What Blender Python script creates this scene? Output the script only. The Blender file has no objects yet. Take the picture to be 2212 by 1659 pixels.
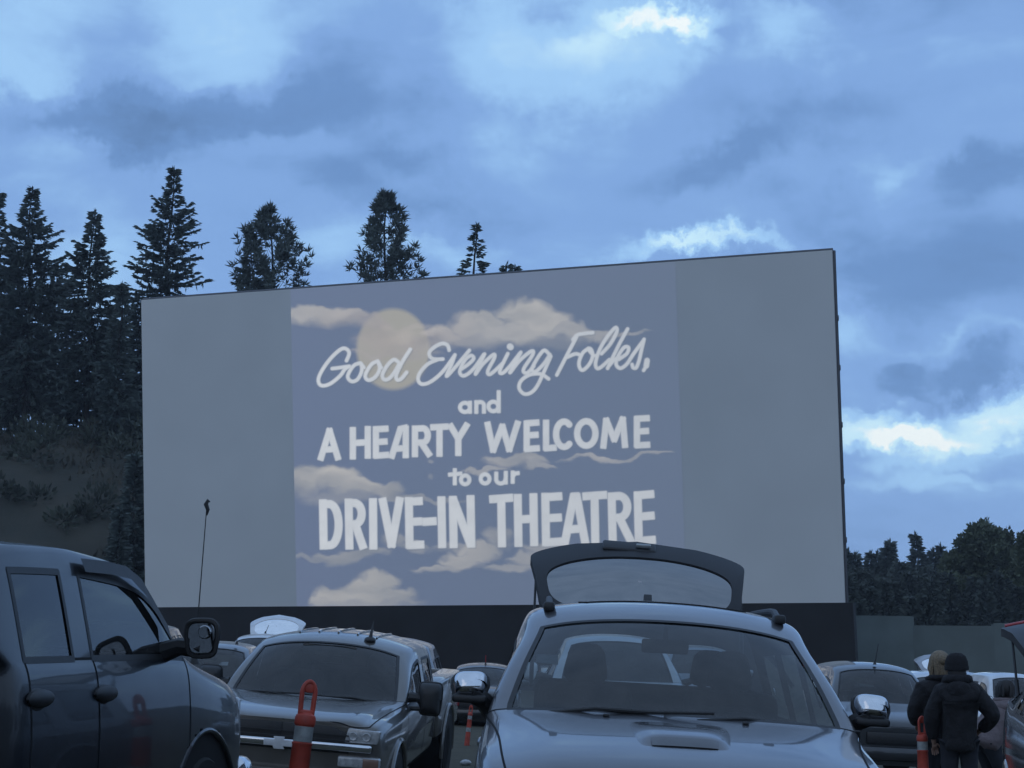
import bpy, bmesh, math, random
import numpy as np
from mathutils import Vector, Matrix
from mathutils.bvhtree import BVHTree
R = math.radians
SC = bpy.context.scene
COL = SC.collection

# ---------------------------------------------------------------- camera
FPX, CX, CY = 4050.0, 1106.0, 829.5          # focal length and centre in photo pixels (2212 wide)
CAMZ = 1.5
PITCH = math.atan(550.5 / FPX)
cam_d = bpy.data.cameras.new('camera'); cam = bpy.data.objects.new('camera', cam_d); COL.objects.link(cam)
cam_d.sensor_width = 36.0; cam_d.lens = FPX / 2212 * 36.0
cam_d.clip_start = 0.1; cam_d.clip_end = 4000
cam.location = (0, 0, CAMZ); cam.rotation_euler = (R(90) + PITCH, 0, 0)
SC.camera = cam
SC.view_settings.view_transform = 'Standard'; SC.view_settings.look = 'None'
SC.view_settings.exposure = 0.0; SC.view_settings.gamma = 1.0
SC.cycles.use_denoising = True
SC.cycles.max_bounces = 8; SC.cycles.transparent_max_bounces = 16

_F = Vector((0, math.cos(PITCH), math.sin(PITCH))); _U = Vector((0, -math.sin(PITCH), math.cos(PITCH))); _X = Vector((1, 0, 0))
def ray(px, py): return _X * ((px - CX) / FPX) + _U * ((CY - py) / FPX) + _F
def at(px, py, Y):                            # the point seen at that pixel on the plane y = Y
    d = ray(px, py); return Vector((0, 0, CAMZ)) + d * (Y / d.y)

# ---------------------------------------------------------------- world: dusk sky with a broken cloud deck
W = bpy.data.worlds.new('World'); SC.world = W; W.use_nodes = True
nt = W.node_tree; nt.nodes.clear()
def N(t, **k):
    n = nt.nodes.new(t)
    for a, v in k.items(): setattr(n, a, v)
    return n
def sock(n, i, v):
    if hasattr(v, 'is_linked') or isinstance(v, bpy.types.NodeSocket): nt.links.new(v, n.inputs[i])
    else: n.inputs[i].default_value = v
def math_(op, a, b=None, c=None, clamp=False):
    n = N('ShaderNodeMath', operation=op); n.use_clamp = clamp; sock(n, 0, a)
    if b is not None: sock(n, 1, b)
    if c is not None: sock(n, 2, c)
    return n.outputs[0]
SUN_ELEV, SUN_AZ = R(24), R(205)              # a soft glow behind the photographer
sky = N('ShaderNodeTexSky'); sky.sky_type = 'NISHITA'; sky.sun_disc = False
sky.sun_elevation = SUN_ELEV; sky.sun_rotation = SUN_AZ
tc = N('ShaderNodeTexCoord'); sep = N('ShaderNodeSeparateXYZ'); nt.links.new(tc.outputs['Generated'], sep.inputs[0])
x_, y_, z_ = sep.outputs
az = math_('ARCTAN2', x_, y_); el = math_('ARCSINE', z_)
comb = N('ShaderNodeCombineXYZ'); sock(comb, 0, az); sock(comb, 1, el)
def noise(vec, scale, detail=5.0, rough=0.55, dist=0.0):
    n = N('ShaderNodeTexNoise'); nt.links.new(vec, n.inputs['Vector'])
    n.inputs['Scale'].default_value = scale; n.inputs['Detail'].default_value = detail
    n.inputs['Roughness'].default_value = rough; n.inputs['Distortion'].default_value = dist
    return n
zz = math_('ADD', math_('ABSOLUTE', z_), 0.16)
pl = N('ShaderNodeCombineXYZ'); sock(pl, 0, math_('DIVIDE', x_, zz)); sock(pl, 1, math_('DIVIDE', y_, zz))
n1 = noise(pl.outputs[0], 1.1, 6, 0.5, 0.6); n2 = noise(pl.outputs[0], 5.0, 7, 0.55, 0.5)
st = N('ShaderNodeMapping'); nt.links.new(comb.outputs[0], st.inputs['Vector']); st.inputs['Scale'].default_value = (1.0, 2.3, 1)
n3 = noise(st.outputs[0], 8.0, 7, 0.56, 0.5)
wn = noise(tc.outputs['Generated'], 16.0, 8, 0.62)
wsub = N('ShaderNodeVectorMath', operation='SUBTRACT'); nt.links.new(wn.outputs['Color'], wsub.inputs[0]); wsub.inputs[1].default_value = (.5, .5, .5)
wsc = N('ShaderNodeVectorMath', operation='SCALE'); nt.links.new(wsub.outputs[0], wsc.inputs[0]); wsc.inputs['Scale'].default_value = 0.075
wadd = N('ShaderNodeVectorMath', operation='ADD'); nt.links.new(comb.outputs[0], wadd.inputs[0]); nt.links.new(wsc.outputs[0], wadd.inputs[1])
flat = N('ShaderNodeVectorMath', operation='MULTIPLY'); nt.links.new(wadd.outputs[0], flat.inputs[0]); flat.inputs[1].default_value = (1, 1, 0)
BLOBS = [  # azimuth, elevation as seen in the photo; radii; turn; brighter or darker
    (20, 90, 230, 170, 0, .21), (480, 70, 260, 150, 20, .17), (330, 180, 200, 70, -10, .10), (30, 200, 160, 70, 0, .12),
    (420, 265, 560, 85, -6, -.24), (300, 300, 320, 45, 4, -.12), (690, 165, 190, 130, -48, -.17), (880, 150, 170, 200, -55, -.09),
    (490, 325, 200, 36, 0, .13), (120, 330, 200, 40, 0, .08), (870, 345, 300, 50, 6, -.13), (800, 430, 260, 60, 10, -.15), (1050, 440, 240, 60, 5, -.10),
    (330, 500, 240, 120, 0, .07), (950, 520, 260, 60, 0, .08), (700, 560, 170, 80, 0, .10),
    (1200, 105, 430, 190, -6, .33), (1430, 26, 230, 30, 4, .30), (1500, 50, 90, 26, 35, .18), (1700, 80, 260, 90, -8, .18), (1560, 90, 120, 80, -40, -.16),
    (1180, 20, 130, 60, 0, -.14), (1820, 20, 110, 60, 0, -.12),
    (2020, 120, 330, 130, 0, .06), (1560, 360, 230, 60, -14, -.18), (1760, 260, 330, 80, -12, -.10), (2130, 385, 190, 70, 0, -.24), (1930, 350, 160, 40, 0, .08),
    (1980, 560, 420, 150, 0, -.20), (1750, 430, 300, 60, 6, -.10),
    (1500, 522, 200, 26, -4, .32), (1420, 545, 130, 26, -10, .22), (1640, 510, 160, 26, 5, .14),
    (1850, 690, 120, 60, 0, .16), (2080, 730, 260, 40, -4, .10), (1975, 812, 80, 66, 0, -.28), (2140, 790, 130, 80, 0, -.26), (1880, 800, 70, 50, 0, -.07),
    (1885, 934, 210, 50, 8, .46), (2010, 964, 210, 38, 2, .40), (2185, 900, 190, 80, -10, .46), (1935, 890, 120, 26, 0, .20), (2000, 1010, 180, 36, 0, .25),
    (2020, 880, 80, 40, 0, -.18), (2020, 1090, 420, 120, 0, .06), (2030, 1070, 190, 22, 0, .12), (1850, 1130, 200, 70, 0, -.05),
]
tot = math_('MULTIPLY_ADD', n1.outputs['Fac'], 0.42, 0.275)
tot = math_('ADD', tot, math_('MULTIPLY_ADD', n2.outputs['Fac'], 0.22, -0.11))
tot = math_('ADD', tot, math_('MULTIPLY_ADD', n3.outputs['Fac'], 0.44, -0.22))
for (bx, by, rx, ry, rot, wgt) in BLOBS:
    d = ray(bx, by).normalized()
    m = N('ShaderNodeMapping'); m.vector_type = 'TEXTURE'; nt.links.new(flat.outputs[0], m.inputs['Vector'])
    m.inputs['Location'].default_value = (math.atan2(d.x, d.y), math.asin(d.z), 0)
    m.inputs['Rotation'].default_value = (0, 0, R(-rot)); m.inputs['Scale'].default_value = (rx / FPX * 1.15, ry / FPX * 1.25, 1)
    ln = N('ShaderNodeVectorMath', operation='LENGTH'); nt.links.new(m.outputs[0], ln.inputs[0])
    mr = N('ShaderNodeMapRange'); mr.interpolation_type = 'SMOOTHSTEP'; nt.links.new(ln.outputs['Value'], mr.inputs[0])
    mr.inputs[1].default_value = 0.0; mr.inputs[2].default_value = 1.0; mr.inputs[3].default_value = 1.0; mr.inputs[4].default_value = 0.0
    tot = math_('MULTIPLY_ADD', mr.outputs[0], wgt, tot)
ramp = N('ShaderNodeValToRGB'); nt.links.new(tot, ramp.inputs[0])
cr = ramp.color_ramp; cr.interpolation = 'EASE'
STOPS = [(0.0, (.105, .205, .41)), (.28, (.150, .290, .58)), (.48, (.222, .398, .75)), (.68, (.35, .60, .93)), (.86, (.58, .84, 1.0)), (1.0, (.90, .98, 1.0))]
cr.elements[0].position = 0.0; cr.elements[0].color = (*STOPS[0][1], 1); cr.elements[1].position = 1.0; cr.elements[1].color = (*STOPS[-1][1], 1)
for p_, c_ in STOPS[1:-1]:
    e_ = cr.elements.new(p_); e_.color = (*c_, 1)
# the cloud deck greys off overhead and behind
bk = N('ShaderNodeMapRange'); nt.links.new(math_('SUBTRACT', y_, math_('MULTIPLY', z_, 0.6)), bk.inputs[0])
bk.inputs[1].default_value = 0.75; bk.inputs[2].default_value = -0.1; bk.inputs[3].default_value = 0.0; bk.inputs[4].default_value = 1.0; bk.clamp = True
grey = N('ShaderNodeValToRGB'); nt.links.new(tot, grey.inputs[0])
grey.color_ramp.elements[0].position = .15; grey.color_ramp.elements[0].color = (.185, .30, .495, 1)
grey.color_ramp.elements[1].position = .85; grey.color_ramp.elements[1].color = (.47, .65, .95, 1)
mixc = N('ShaderNodeMix', data_type='RGBA'); sock(mixc, 0, bk.outputs[0]); nt.links.new(ramp.outputs[0], mixc.inputs[6]); nt.links.new(grey.outputs[0], mixc.inputs[7])
skm = N('ShaderNodeMix', data_type='RGBA'); skm.inputs[0].default_value = 0.93
skv = N('ShaderNodeVectorMath', operation='SCALE'); nt.links.new(sky.outputs[0], skv.inputs[0]); skv.inputs['Scale'].default_value = 0.06
nt.links.new(skv.outputs[0], skm.inputs[6]); nt.links.new(mixc.outputs[2], skm.inputs[7])
bg = N('ShaderNodeBackground'); nt.links.new(skm.outputs[2], bg.inputs[0]); bg.inputs[1].default_value = 1.05
wo = N('ShaderNodeOutputWorld'); nt.links.new(bg.outputs[0], wo.inputs[0])

# ---------------------------------------------------------------- sun: one very soft lamp behind the cloud
sun_d = bpy.data.lights.new('sun', 'SUN'); sun_d.energy = 0.08; sun_d.angle = R(40); sun_d.color = (1.0, .86, .68)
sun = bpy.data.objects.new('sun', sun_d); COL.objects.link(sun)
sd = Vector((math.sin(SUN_AZ) * math.cos(SUN_ELEV), math.cos(SUN_AZ) * math.cos(SUN_ELEV), math.sin(SUN_ELEV)))
sun.rotation_euler = (-sd).to_track_quat('-Z', 'Y').to_euler()

# ---------------------------------------------------------------- helpers
class MB:
    def __init__(s): s.v = []; s.f = []; s.m = []
    def add(s, vs, fs, slot=0, M=None):
        b = len(s.v)
        s.v.extend([tuple(M @ Vector(p)) for p in vs] if M is not None else [tuple(p) for p in vs])
        for f in fs: s.f.append(tuple(i + b for i in f)); s.m.append(slot)
    def addbm(s, bm, slot=0, M=None):
        bm.verts.index_update(); s.add([v.co.copy() for v in bm.verts], [[v.index for v in f.verts] for f in bm.faces], slot, M); bm.free()
    def box(s, c, size, rot=(0, 0, 0), bev=0.0, seg=2, slot=0, taper=None, M=None):
        bm = bmesh.new(); bmesh.ops.create_cube(bm, size=1)
        for v in bm.verts:
            tx = ty = 1
            if taper and v.co.z > 0: tx, ty = taper
            v.co = Vector((v.co.x * size[0] * tx, v.co.y * size[1] * ty, v.co.z * size[2]))
        if bev: bmesh.ops.bevel(bm, geom=bm.edges[:] , offset=bev, segments=seg, affect='EDGES', profile=.5)
        T = Matrix.Translation(c) @ (Matrix.Rotation(rot[2], 4, 'Z') @ Matrix.Rotation(rot[1], 4, 'Y') @ Matrix.Rotation(rot[0], 4, 'X'))
        s.addbm(bm, slot, M @ T if M is not None else T); return s
    def tube(s, pts, r, n=8, slot=0, M=None, closed=False):
        pts = [Vector(p) for p in pts]; k = len(pts); rs = r if isinstance(r, (list, tuple)) else [r] * k
        vs, fs = [], []; up = None
        for i, p in enumerate(pts):
            t = (pts[(i + 1) % k if closed else min(i + 1, k - 1)] - pts[(i - 1) % k if closed else max(i - 1, 0)]).normalized()
            if up is None: up = t.orthogonal().normalized()
            a = (up - t * up.dot(t)); a = a.normalized() if a.length > 1e-6 else t.orthogonal().normalized(); up = a; b = t.cross(a)
            for j in range(n):
                an = 2 * math.pi * j / n; vs.append(p + (a * math.cos(an) + b * math.sin(an)) * rs[i])
        for i in range(k if closed else k - 1):
            i2 = (i + 1) % k
            for j in range(n): fs.append((i * n + j, i * n + (j + 1) % n, i2 * n + (j + 1) % n, i2 * n + j))
        if not closed: fs.append(tuple(range(n))[::-1]); fs.append(tuple(range((k - 1) * n, k * n)))
        s.add(vs, fs, slot, M); return s
    def lathe(s, prof, n=24, slot=0, M=None):       # prof = [(r, z)]
        vs, fs = [], []; k = len(prof)
        for (r, z) in prof:
            for j in range(n): a = 2 * math.pi * j / n; vs.append((r * math.cos(a), r * math.sin(a), z))
        for i in range(k - 1):
            for j in range(n): fs.append((i * n + j, i * n + (j + 1) % n, (i + 1) * n + (j + 1) % n, (i + 1) * n + j))
        if prof[0][0] > 1e-4: fs.append(tuple(range(n))[::-1])
        if prof[-1][0] > 1e-4: fs.append(tuple(range((k - 1) * n, k * n)))
        s.add(vs, fs, slot, M); return s
    def prism(s, poly, z0, z1, bev=0.0, slot=0, M=None):
        bm = bmesh.new(); a = [bm.verts.new((x, y, z0)) for x, y in poly]; b = [bm.verts.new((x, y, z1)) for x, y in poly]; n = len(poly)
        bm.faces.new(a[::-1]); bm.faces.new(b)
        for i in range(n): bm.faces.new((a[i], a[(i + 1) % n], b[(i + 1) % n], b[i]))
        bmesh.ops.recalc_face_normals(bm, faces=bm.faces[:])
        if bev: bmesh.ops.bevel(bm, geom=bm.edges[:], offset=bev, segments=2, affect='EDGES', profile=.5)
        s.addbm(bm, slot, M); return s
    def ball(s, c, r, nu=16, nv=10, slot=0, M=None):
        vs, fs = [], []
        for i in range(nv + 1):
            th = math.pi * i / nv
            for j in range(nu):
                ph = 2 * math.pi * j / nu
                vs.append((c[0] + r[0] * math.sin(th) * math.cos(ph), c[1] + r[1] * math.sin(th) * math.sin(ph), c[2] + r[2] * math.cos(th)))
        for i in range(nv):
            for j in range(nu): fs.append((i * nu + j, (i + 1) * nu + j, (i + 1) * nu + (j + 1) % nu, i * nu + (j + 1) % nu))
        s.add(vs, fs, slot, M); return s
    def grid(s, fn, nu, nv, slot=0):
        vs = [fn(i / nu, j / nv) for i in range(nu + 1) for j in range(nv + 1)]
        s.add(vs, [(i * (nv + 1) + j, (i + 1) * (nv + 1) + j, (i + 1) * (nv + 1) + j + 1, i * (nv + 1) + j + 1) for i in range(nu) for j in range(nv)], slot); return s
    def build(s, name, mats, parent=None, smooth=35, loc=None):
        me = bpy.data.meshes.new(name); me.from_pydata(s.v, [], s.f)
        if not isinstance(mats, (list, tuple)): mats = [mats]
        for m in mats: me.materials.append(m)
        if len(mats) > 1: me.polygons.foreach_set('material_index', s.m)
        bm = bmesh.new(); bm.from_mesh(me); bmesh.ops.remove_doubles(bm, verts=bm.verts[:], dist=1e-5)
        bmesh.ops.recalc_face_normals(bm, faces=bm.faces[:]); bm.to_mesh(me); bm.free()
        o = bpy.data.objects.new(name, me); COL.objects.link(o)
        if parent is not None: o.parent = parent
        if loc is not None: o.location = loc
        if smooth: smooth_angle(me, smooth)
        return o
def smooth_angle(me, deg):
    me.polygons.foreach_set('use_smooth', [True] * len(me.polygons)); me.set_sharp_from_angle(angle=R(deg))
def rawmesh(name, V, Fq, mat, parent=None, smooth=False, cols=None):
    me = bpy.data.meshes.new(name); V = np.asarray(V, dtype=np.float32); Fq = np.asarray(Fq, dtype=np.int32)
    k = Fq.shape[1]; me.vertices.add(len(V)); me.vertices.foreach_set('co', V.ravel())
    me.loops.add(Fq.size); me.loops.foreach_set('vertex_index', Fq.ravel())
    me.polygons.add(len(Fq)); me.polygons.foreach_set('loop_start', np.arange(0, Fq.size, k, dtype=np.int32))
    me.update(calc_edges=True); me.validate()
    me.polygons.foreach_set('use_smooth', [smooth] * len(me.polygons))
    if cols is not None:
        a = me.color_attributes.new('projection', 'FLOAT_COLOR', 'POINT'); a.data.foreach_set('color', np.asarray(cols, dtype=np.float32).ravel())
    me.materials.append(mat); o = bpy.data.objects.new(name, me); COL.objects.link(o)
    if parent is not None: o.parent = parent
    return o
def empty(name, loc=(0, 0, 0)):
    o = bpy.data.objects.new(name, None); COL.objects.link(o); o.location = loc; o.empty_display_size = .3; return o
def tag(o, label=None, cat=None, group=None, kind=None):
    if label: o['label'] = label
    if cat: o['category'] = cat
    if group: o['group'] = group
    if kind: o['kind'] = kind
    return o
def copy_tree(o, parent=None, top=True):
    c = o.copy(); COL.objects.link(c)
    if not top: c.parent = parent
    for ch in list(o.children): copy_tree(ch, c, False)
    return c

# ---------------------------------------------------------------- materials
def mat(name, col, rough=.5, metal=0.0, coat=0.0, noise_amt=0.0, noise_scale=20, bump=0.0, bump_scale=60, spec=.5, back=None, col2=None, emis=None, detail=6):
    m = bpy.data.materials.new(name); m.use_nodes = True; t = m.node_tree; b = t.nodes['Principled BSDF']
    b.inputs['Base Color'].default_value = (*col, 1); b.inputs['Roughness'].default_value = rough; b.inputs['Metallic'].default_value = metal
    b.inputs['Coat Weight'].default_value = coat; b.inputs['Coat Roughness'].default_value = .04; b.inputs['Specular IOR Level'].default_value = spec
    tcn = t.nodes.new('ShaderNodeTexCoord')
    if noise_amt or col2:
        n = t.nodes.new('ShaderNodeTexNoise'); n.inputs['Scale'].default_value = noise_scale; n.inputs['Detail'].default_value = detail
        t.links.new(tcn.outputs['Object'], n.inputs['Vector'])
        r = t.nodes.new('ShaderNodeMapRange'); t.links.new(n.outputs['Fac'], r.inputs[0]); r.inputs[1].default_value = .32; r.inputs[2].default_value = .68
        mx = t.nodes.new('ShaderNodeMix'); mx.data_type = 'RGBA'; t.links.new(r.outputs[0], mx.inputs[0])
        c2 = col2 if col2 else tuple(c * (1 + noise_amt) for c in col); c1 = col if col2 else tuple(c * (1 - noise_amt) for c in col)
        mx.inputs[6].default_value = (*c1, 1); mx.inputs[7].default_value = (*c2, 1); t.links.new(mx.outputs[2], b.inputs['Base Color'])
        r2 = t.nodes.new('ShaderNodeMapRange'); t.links.new(n.outputs['Fac'], r2.inputs[0]); r2.inputs[3].default_value = max(0, rough - .06); r2.inputs[4].default_value = min(1, rough + .08)
        t.links.new(r2.outputs[0], b.inputs['Roughness'])
    if bump:
        n2 = t.nodes.new('ShaderNodeTexNoise'); n2.inputs['Scale'].default_value = bump_scale; n2.inputs['Detail'].default_value = 5
        t.links.new(tcn.outputs['Object'], n2.inputs['Vector']); bp = t.nodes.new('ShaderNodeBump'); bp.inputs['Strength'].default_value = bump
        bp.inputs['Distance'].default_value = .05; t.links.new(n2.outputs['Fac'], bp.inputs['Height']); t.links.new(bp.outputs[0], b.inputs['Normal'])
    if back is not None:                      # the inside of a sheet-metal shell is trim, not paint
        g = t.nodes.new('ShaderNodeNewGeometry'); d = t.nodes.new('ShaderNodeBsdfDiffuse'); d.inputs[0].default_value = (*back, 1)
        ms = t.nodes.new('ShaderNodeMixShader'); t.links.new(g.outputs['Backfacing'], ms.inputs[0]); t.links.new(b.outputs[0], ms.inputs[1]); t.links.new(d.outputs[0], ms.inputs[2])
        t.links.new(ms.outputs[0], t.nodes['Material Output'].inputs['Surface'])
    return m
def glass(name, tint=(.55, .62, .62), rough=.01, refl=1.0):
    m = bpy.data.materials.new(name); m.use_nodes = True; t = m.node_tree; t.nodes.remove(t.nodes['Principled BSDF'])
    tr = t.nodes.new('ShaderNodeBsdfTransparent'); tr.inputs[0].default_value = (*tint, 1)
    gl = t.nodes.new('ShaderNodeBsdfGlossy'); gl.inputs['Roughness'].default_value = rough; gl.inputs[0].default_value = (refl, refl, refl, 1)
    fr = t.nodes.new('ShaderNodeFresnel'); fr.inputs[0].default_value = 1.55
    ms = t.nodes.new('ShaderNodeMixShader'); t.links.new(fr.outputs[0], ms.inputs[0]); t.links.new(tr.outputs[0], ms.inputs[1]); t.links.new(gl.outputs[0], ms.inputs[2])
    # a film of dust on the outside
    df = t.nodes.new('ShaderNodeBsdfDiffuse'); df.inputs[0].default_value = (.3, .31, .33, 1); n = t.nodes.new('ShaderNodeTexNoise'); n.inputs['Scale'].default_value = 3.0; n.inputs['Detail'].default_value = 8
    tcn = t.nodes.new('ShaderNodeTexCoord'); t.links.new(tcn.outputs['Object'], n.inputs['Vector'])
    r = t.nodes.new('ShaderNodeMapRange'); t.links.new(n.outputs['Fac'], r.inputs[0]); r.inputs[1].default_value = .3; r.inputs[2].default_value = .75; r.inputs[3].default_value = .005; r.inputs[4].default_value = .045
    m2 = t.nodes.new('ShaderNodeMixShader'); t.links.new(r.outputs[0], m2.inputs[0]); t.links.new(ms.outputs[0], m2.inputs[1]); t.links.new(df.outputs[0], m2.inputs[2])
    t.links.new(m2.outputs[0], t.nodes['Material Output'].inputs['Surface']); return m
TRIM = (.012, .013, .015)
def paint(name, col, metal=.35, rough=.38, coat=1.0): return mat(name, col, rough, metal, coat, .13, 4.0, back=TRIM, detail=9)
M = dict(
    suv=paint('silver_blue_paint', (.125, .127, .138), .75, .33), navy=paint('navy_paint', (.005, .007, .011), .0, .35, .62),
    pewter=paint('pewter_paint', (.125, .120, .112), .55, .36), white=paint('white_paint', (.62, .64, .66), 0, .35), black=paint('black_paint', (.010, .011, .013), .1, .3),
    char=paint('charcoal_paint', (.035, .038, .043), .4, .35), silver=paint('silver_paint', (.30, .31, .33), .7, .33), grey=paint('grey_paint', (.09, .095, .105), .5, .35),
    plastic=mat('black_plastic', (.016, .017, .019), .5, noise_amt=.2), rubber=mat('tyre_rubber', (.012, .012, .012), .8, noise_amt=.3), gap=mat('shut_line', (.003, .003, .004), .9),
    chrome=mat('chrome', (.72, .74, .77), .10, 1.0, noise_amt=.05, noise_scale=8), alloy=mat('alloy', (.42, .43, .45), .3, .9), trim=mat('dark_trim', (.014, .015, .018), .8, noise_amt=.2),
    seat=mat('seat_fabric', (.020, .021, .024), .9, noise_amt=.25, bump=.2), beige=mat('beige_trim', (.16, .15, .14), .85, noise_amt=.1),
    glass=glass('clear_glass', (.31, .38, .41)), tint=glass('tinted_glass', (.07, .08, .09)), dark=glass('smoked_glass', (.20, .235, .25)),
    hglass=glass('hatch_glass', (.72, .76, .80), refl=.3), lamp=mat('headlight_lens', (.34, .35, .36), .12, 0, 1.0, .25, 30), red=mat('red_lens', (.34, .02, .025), .2, 0, .6, .15), amber=mat('amber_lens', (.20, .12, .09), .25, 0, .5, .1),
    orange=mat('faded_orange_plastic', (.40, .056, .034), .55, noise_amt=.30, noise_scale=9), band=mat('reflective_band', (.27, .29, .29), .4, noise_amt=.25, noise_scale=25),
    mirror=mat('mirror_glass', (.38, .40, .42), .03, 1.0), plate=mat('white_plate', (.55, .56, .58), .4, noise_amt=.1), oldplas=mat('bleached_trim', (.11, .115, .12), .7, noise_amt=.2),
)
# ================================================================ SETTING
def sstep(a, b, x):
    t = np.clip((x - a) / (b - a), 0, 1); return t * t * (3 - 2 * t)
def gz(X, Y):                                 # the lot: low viewing ramps that run across it
    X = np.asarray(X, float); Y = np.asarray(Y, float)
    z = -0.40 * sstep(11.5, 16.5, Y) + 0.30 * sstep(17.5, 22.0, Y) - 0.38 * sstep(23, 29, Y) + .05 * np.sin(X * .35 + Y * .2) * sstep(4, 40, Y) * .4
    z = z - .045 * np.clip(X, -40, 40) * sstep(20, 38, Y) * (1 - sstep(70, 90, Y)) - .055 * np.clip(X - .6, 0, 2.5) * sstep(5, 7.5, Y) * (1 - sstep(13, 17, Y))
    return z + 0.10 * np.exp(-((Y - 10.3) / 1.2) ** 2) * sstep(1, -1, X)
def hz(X, Y):                                 # the wooded bank behind the lot, high on the left
    X = np.asarray(X, float); Y = np.asarray(Y, float)
    amp = 13.6 * sstep(8, -26, X) + 1.2
    up = sstep(84, 119, Y + 3 * np.sin(X * .13)); dn = 1 - .55 * sstep(124, 175, Y)
    return gz(X, Y) - .25 + amp * up * dn + up * (.5 * np.sin(X * .5 + Y * .23) + .35 * np.sin(X * 1.3 - Y * .4))
gmat = mat('lot_dirt', (.040, .036, .022), .95, col2=(.072, .066, .040), noise_scale=2.2, bump=.6, bump_scale=9, detail=9)
xs = np.concatenate([np.linspace(-900, -60, 15), np.linspace(-50, 50, 101), np.linspace(60, 900, 15)])
ys = np.concatenate([np.linspace(-900, -20, 15), np.linspace(-10, 90, 161), np.linspace(110, 1400, 20)])
GX, GY = np.meshgrid(xs, ys, indexing='ij'); GZ = gz(GX, GY)
def gridmesh(name, X, Y, Z, m, smooth=True):
    a, b = X.shape; idx = np.arange(a * b).reshape(a, b)
    return rawmesh(name, np.stack([X, Y, Z], -1).reshape(-1, 3), np.stack([idx[:-1, :-1], idx[1:, :-1], idx[1:, 1:], idx[:-1, 1:]], -1).reshape(-1, 4), m, smooth=smooth)
tag(gridmesh('ground', GX, GY, GZ, gmat), kind='structure')
hm = mat('bank_dry_grass', (.030, .032, .025), .95, col2=(.062, .058, .044), noise_scale=.22, bump=.8, bump_scale=2.5, detail=9)
HX, HY = np.meshgrid(np.linspace(-130, 130, 150), np.linspace(80, 300, 130), indexing='ij')
rh = np.random.default_rng(3)
tag(gridmesh('hillside', HX, HY, hz(HX, HY) + rh.normal(0, .10, HX.shape), hm), kind='structure')
# dark wooded ring out of view, added for the cars to reflect
fm = mat('far_wood', (.012, .018, .014), .95, noise_amt=.4, noise_scale=.3)
def reflection_hills(name, r0, a0, a1, h0, h1, seed):
    rg = np.random.default_rng(seed); na = 420; A = np.linspace(R(a0), R(a1), na)
    top = h0 + (h1 - h0) * (.5 + .5 * np.sin(A * 3.1 + seed)) + rg.normal(0, 1.0, na) + 1.6 * (rg.random(na) > .6)
    rr = [0, 6, 14, 60]; fr = [0, .55, 1, .8]; X = np.stack([np.sin(A) * (r0 + q) for q in rr], 1); Y = np.stack([np.cos(A) * (r0 + q) for q in rr], 1)
    Z = np.stack([top * f - 1.2 for f in fr], 1); tag(gridmesh(name, X, Y, Z, fm, False), kind='structure')
reflection_hills('reflection_hills', 70, 62, 250, 4.5, 8.5, 2)
reflection_hills('reflection_hills', 95, 250, 312, 7, 12, 5)

# ---------------------------------------------------------------- the screen
scr_paint = mat('screen_paint', (.66, .665, .655), .8, noise_amt=.035, noise_scale=.35)
blackwall = mat('black_boards', (.014, .014, .016), .75, noise_amt=.35, noise_scale=.8)
steel = mat('galvanised_steel', (.10, .10, .11), .5, .6, noise_amt=.2)
TLp, TRp, BLp, BRp = (305, 648), (1797, 540), (314, 1313), (1825, 1303)
def isect(a, b, c, d):
    x1, y1 = a; x2, y2 = b; x3, y3 = c; x4, y4 = d; D = (x1 - x2) * (y3 - y4) - (y1 - y2) * (x3 - x4)
    p = x1 * y2 - y1 * x2; q = x3 * y4 - y3 * x4
    return ((p * (x3 - x4) - (x1 - x2) * q) / D, (p * (y3 - y4) - (y1 - y2) * q) / D)
SU = -ray(*isect(TLp, TRp, BLp, BRp)).normalized(); SV = ray(*isect(BLp, TLp, BRp, TRp)).normalized()
if SU.x < 0: SU.negate()
if SV.z < 0: SV.negate()
SV = (SV - SU * SV.dot(SU)).normalized(); SN = SU.cross(SV).normalized()      # SN points towards the lot
if SN.y > 0: SN.negate()
S0 = at(*BLp, 80.0)
C0 = Vector((0, 0, CAMZ))
def onscr(px, py, off=0.0):
    d = ray(px, py); p0 = S0 + SN * off; return C0 + d * ((p0 - C0).dot(SN) / d.dot(SN))
def uv(px, py):
    q = onscr(px, py) - S0; return q.dot(SU), q.dot(SV)
scr = empty('movie_screen', (S0.x * .5, S0.y, float(gz(0, 70))))
tag(scr, 'huge white drive-in movie screen showing a Good Evening Folks welcome slide', 'movie screen')
def loc(o):   # parent without moving
    o.parent = scr; o.matrix_parent_inverse = Matrix.Translation(-scr.location); return o
def slab(name, corners, n, thick, m):
    a = [Vector(c) for c in corners]; b = [c - n * thick for c in a]
    mb = MB(); mb.add(a + b, [(0, 1, 2, 3), (7, 6, 5, 4), (0, 4, 5, 1), (1, 5, 6, 2), (2, 6, 7, 3), (3, 7, 4, 0)]); return loc(mb.build(name, m, None, 0))
cTL, cTR, cBL, cBR = onscr(*TLp), onscr(*TRp), onscr(*BLp), onscr(*BRp)
slab('screen_panel', [cBL, cBR, cTR, cTL], SN, .35, scr_paint)
# dark coping along the top and the sides, a few millimetres proud
mb = MB()
for a, b in ((cTL, cTR), (cTR, cBR), (cBL, cTL)): mb.tube([a - SN * .2, b - SN * .2], .10, 6)
loc(mb.build('edge_coping', steel))
for py in (688, 796, 920, 1042, 1168):
    t = (py - 540) / (1303 - 540); p = cTR.lerp(cBR, t) + SU * .03 - SN * .25
    mb = MB(); mb.box(p, (.16, .2, .22), bev=.03); mb.tube([p, p - SN * 1.2 - SU * .3], .05); loc(mb.build('edge_bracket', steel))
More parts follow.
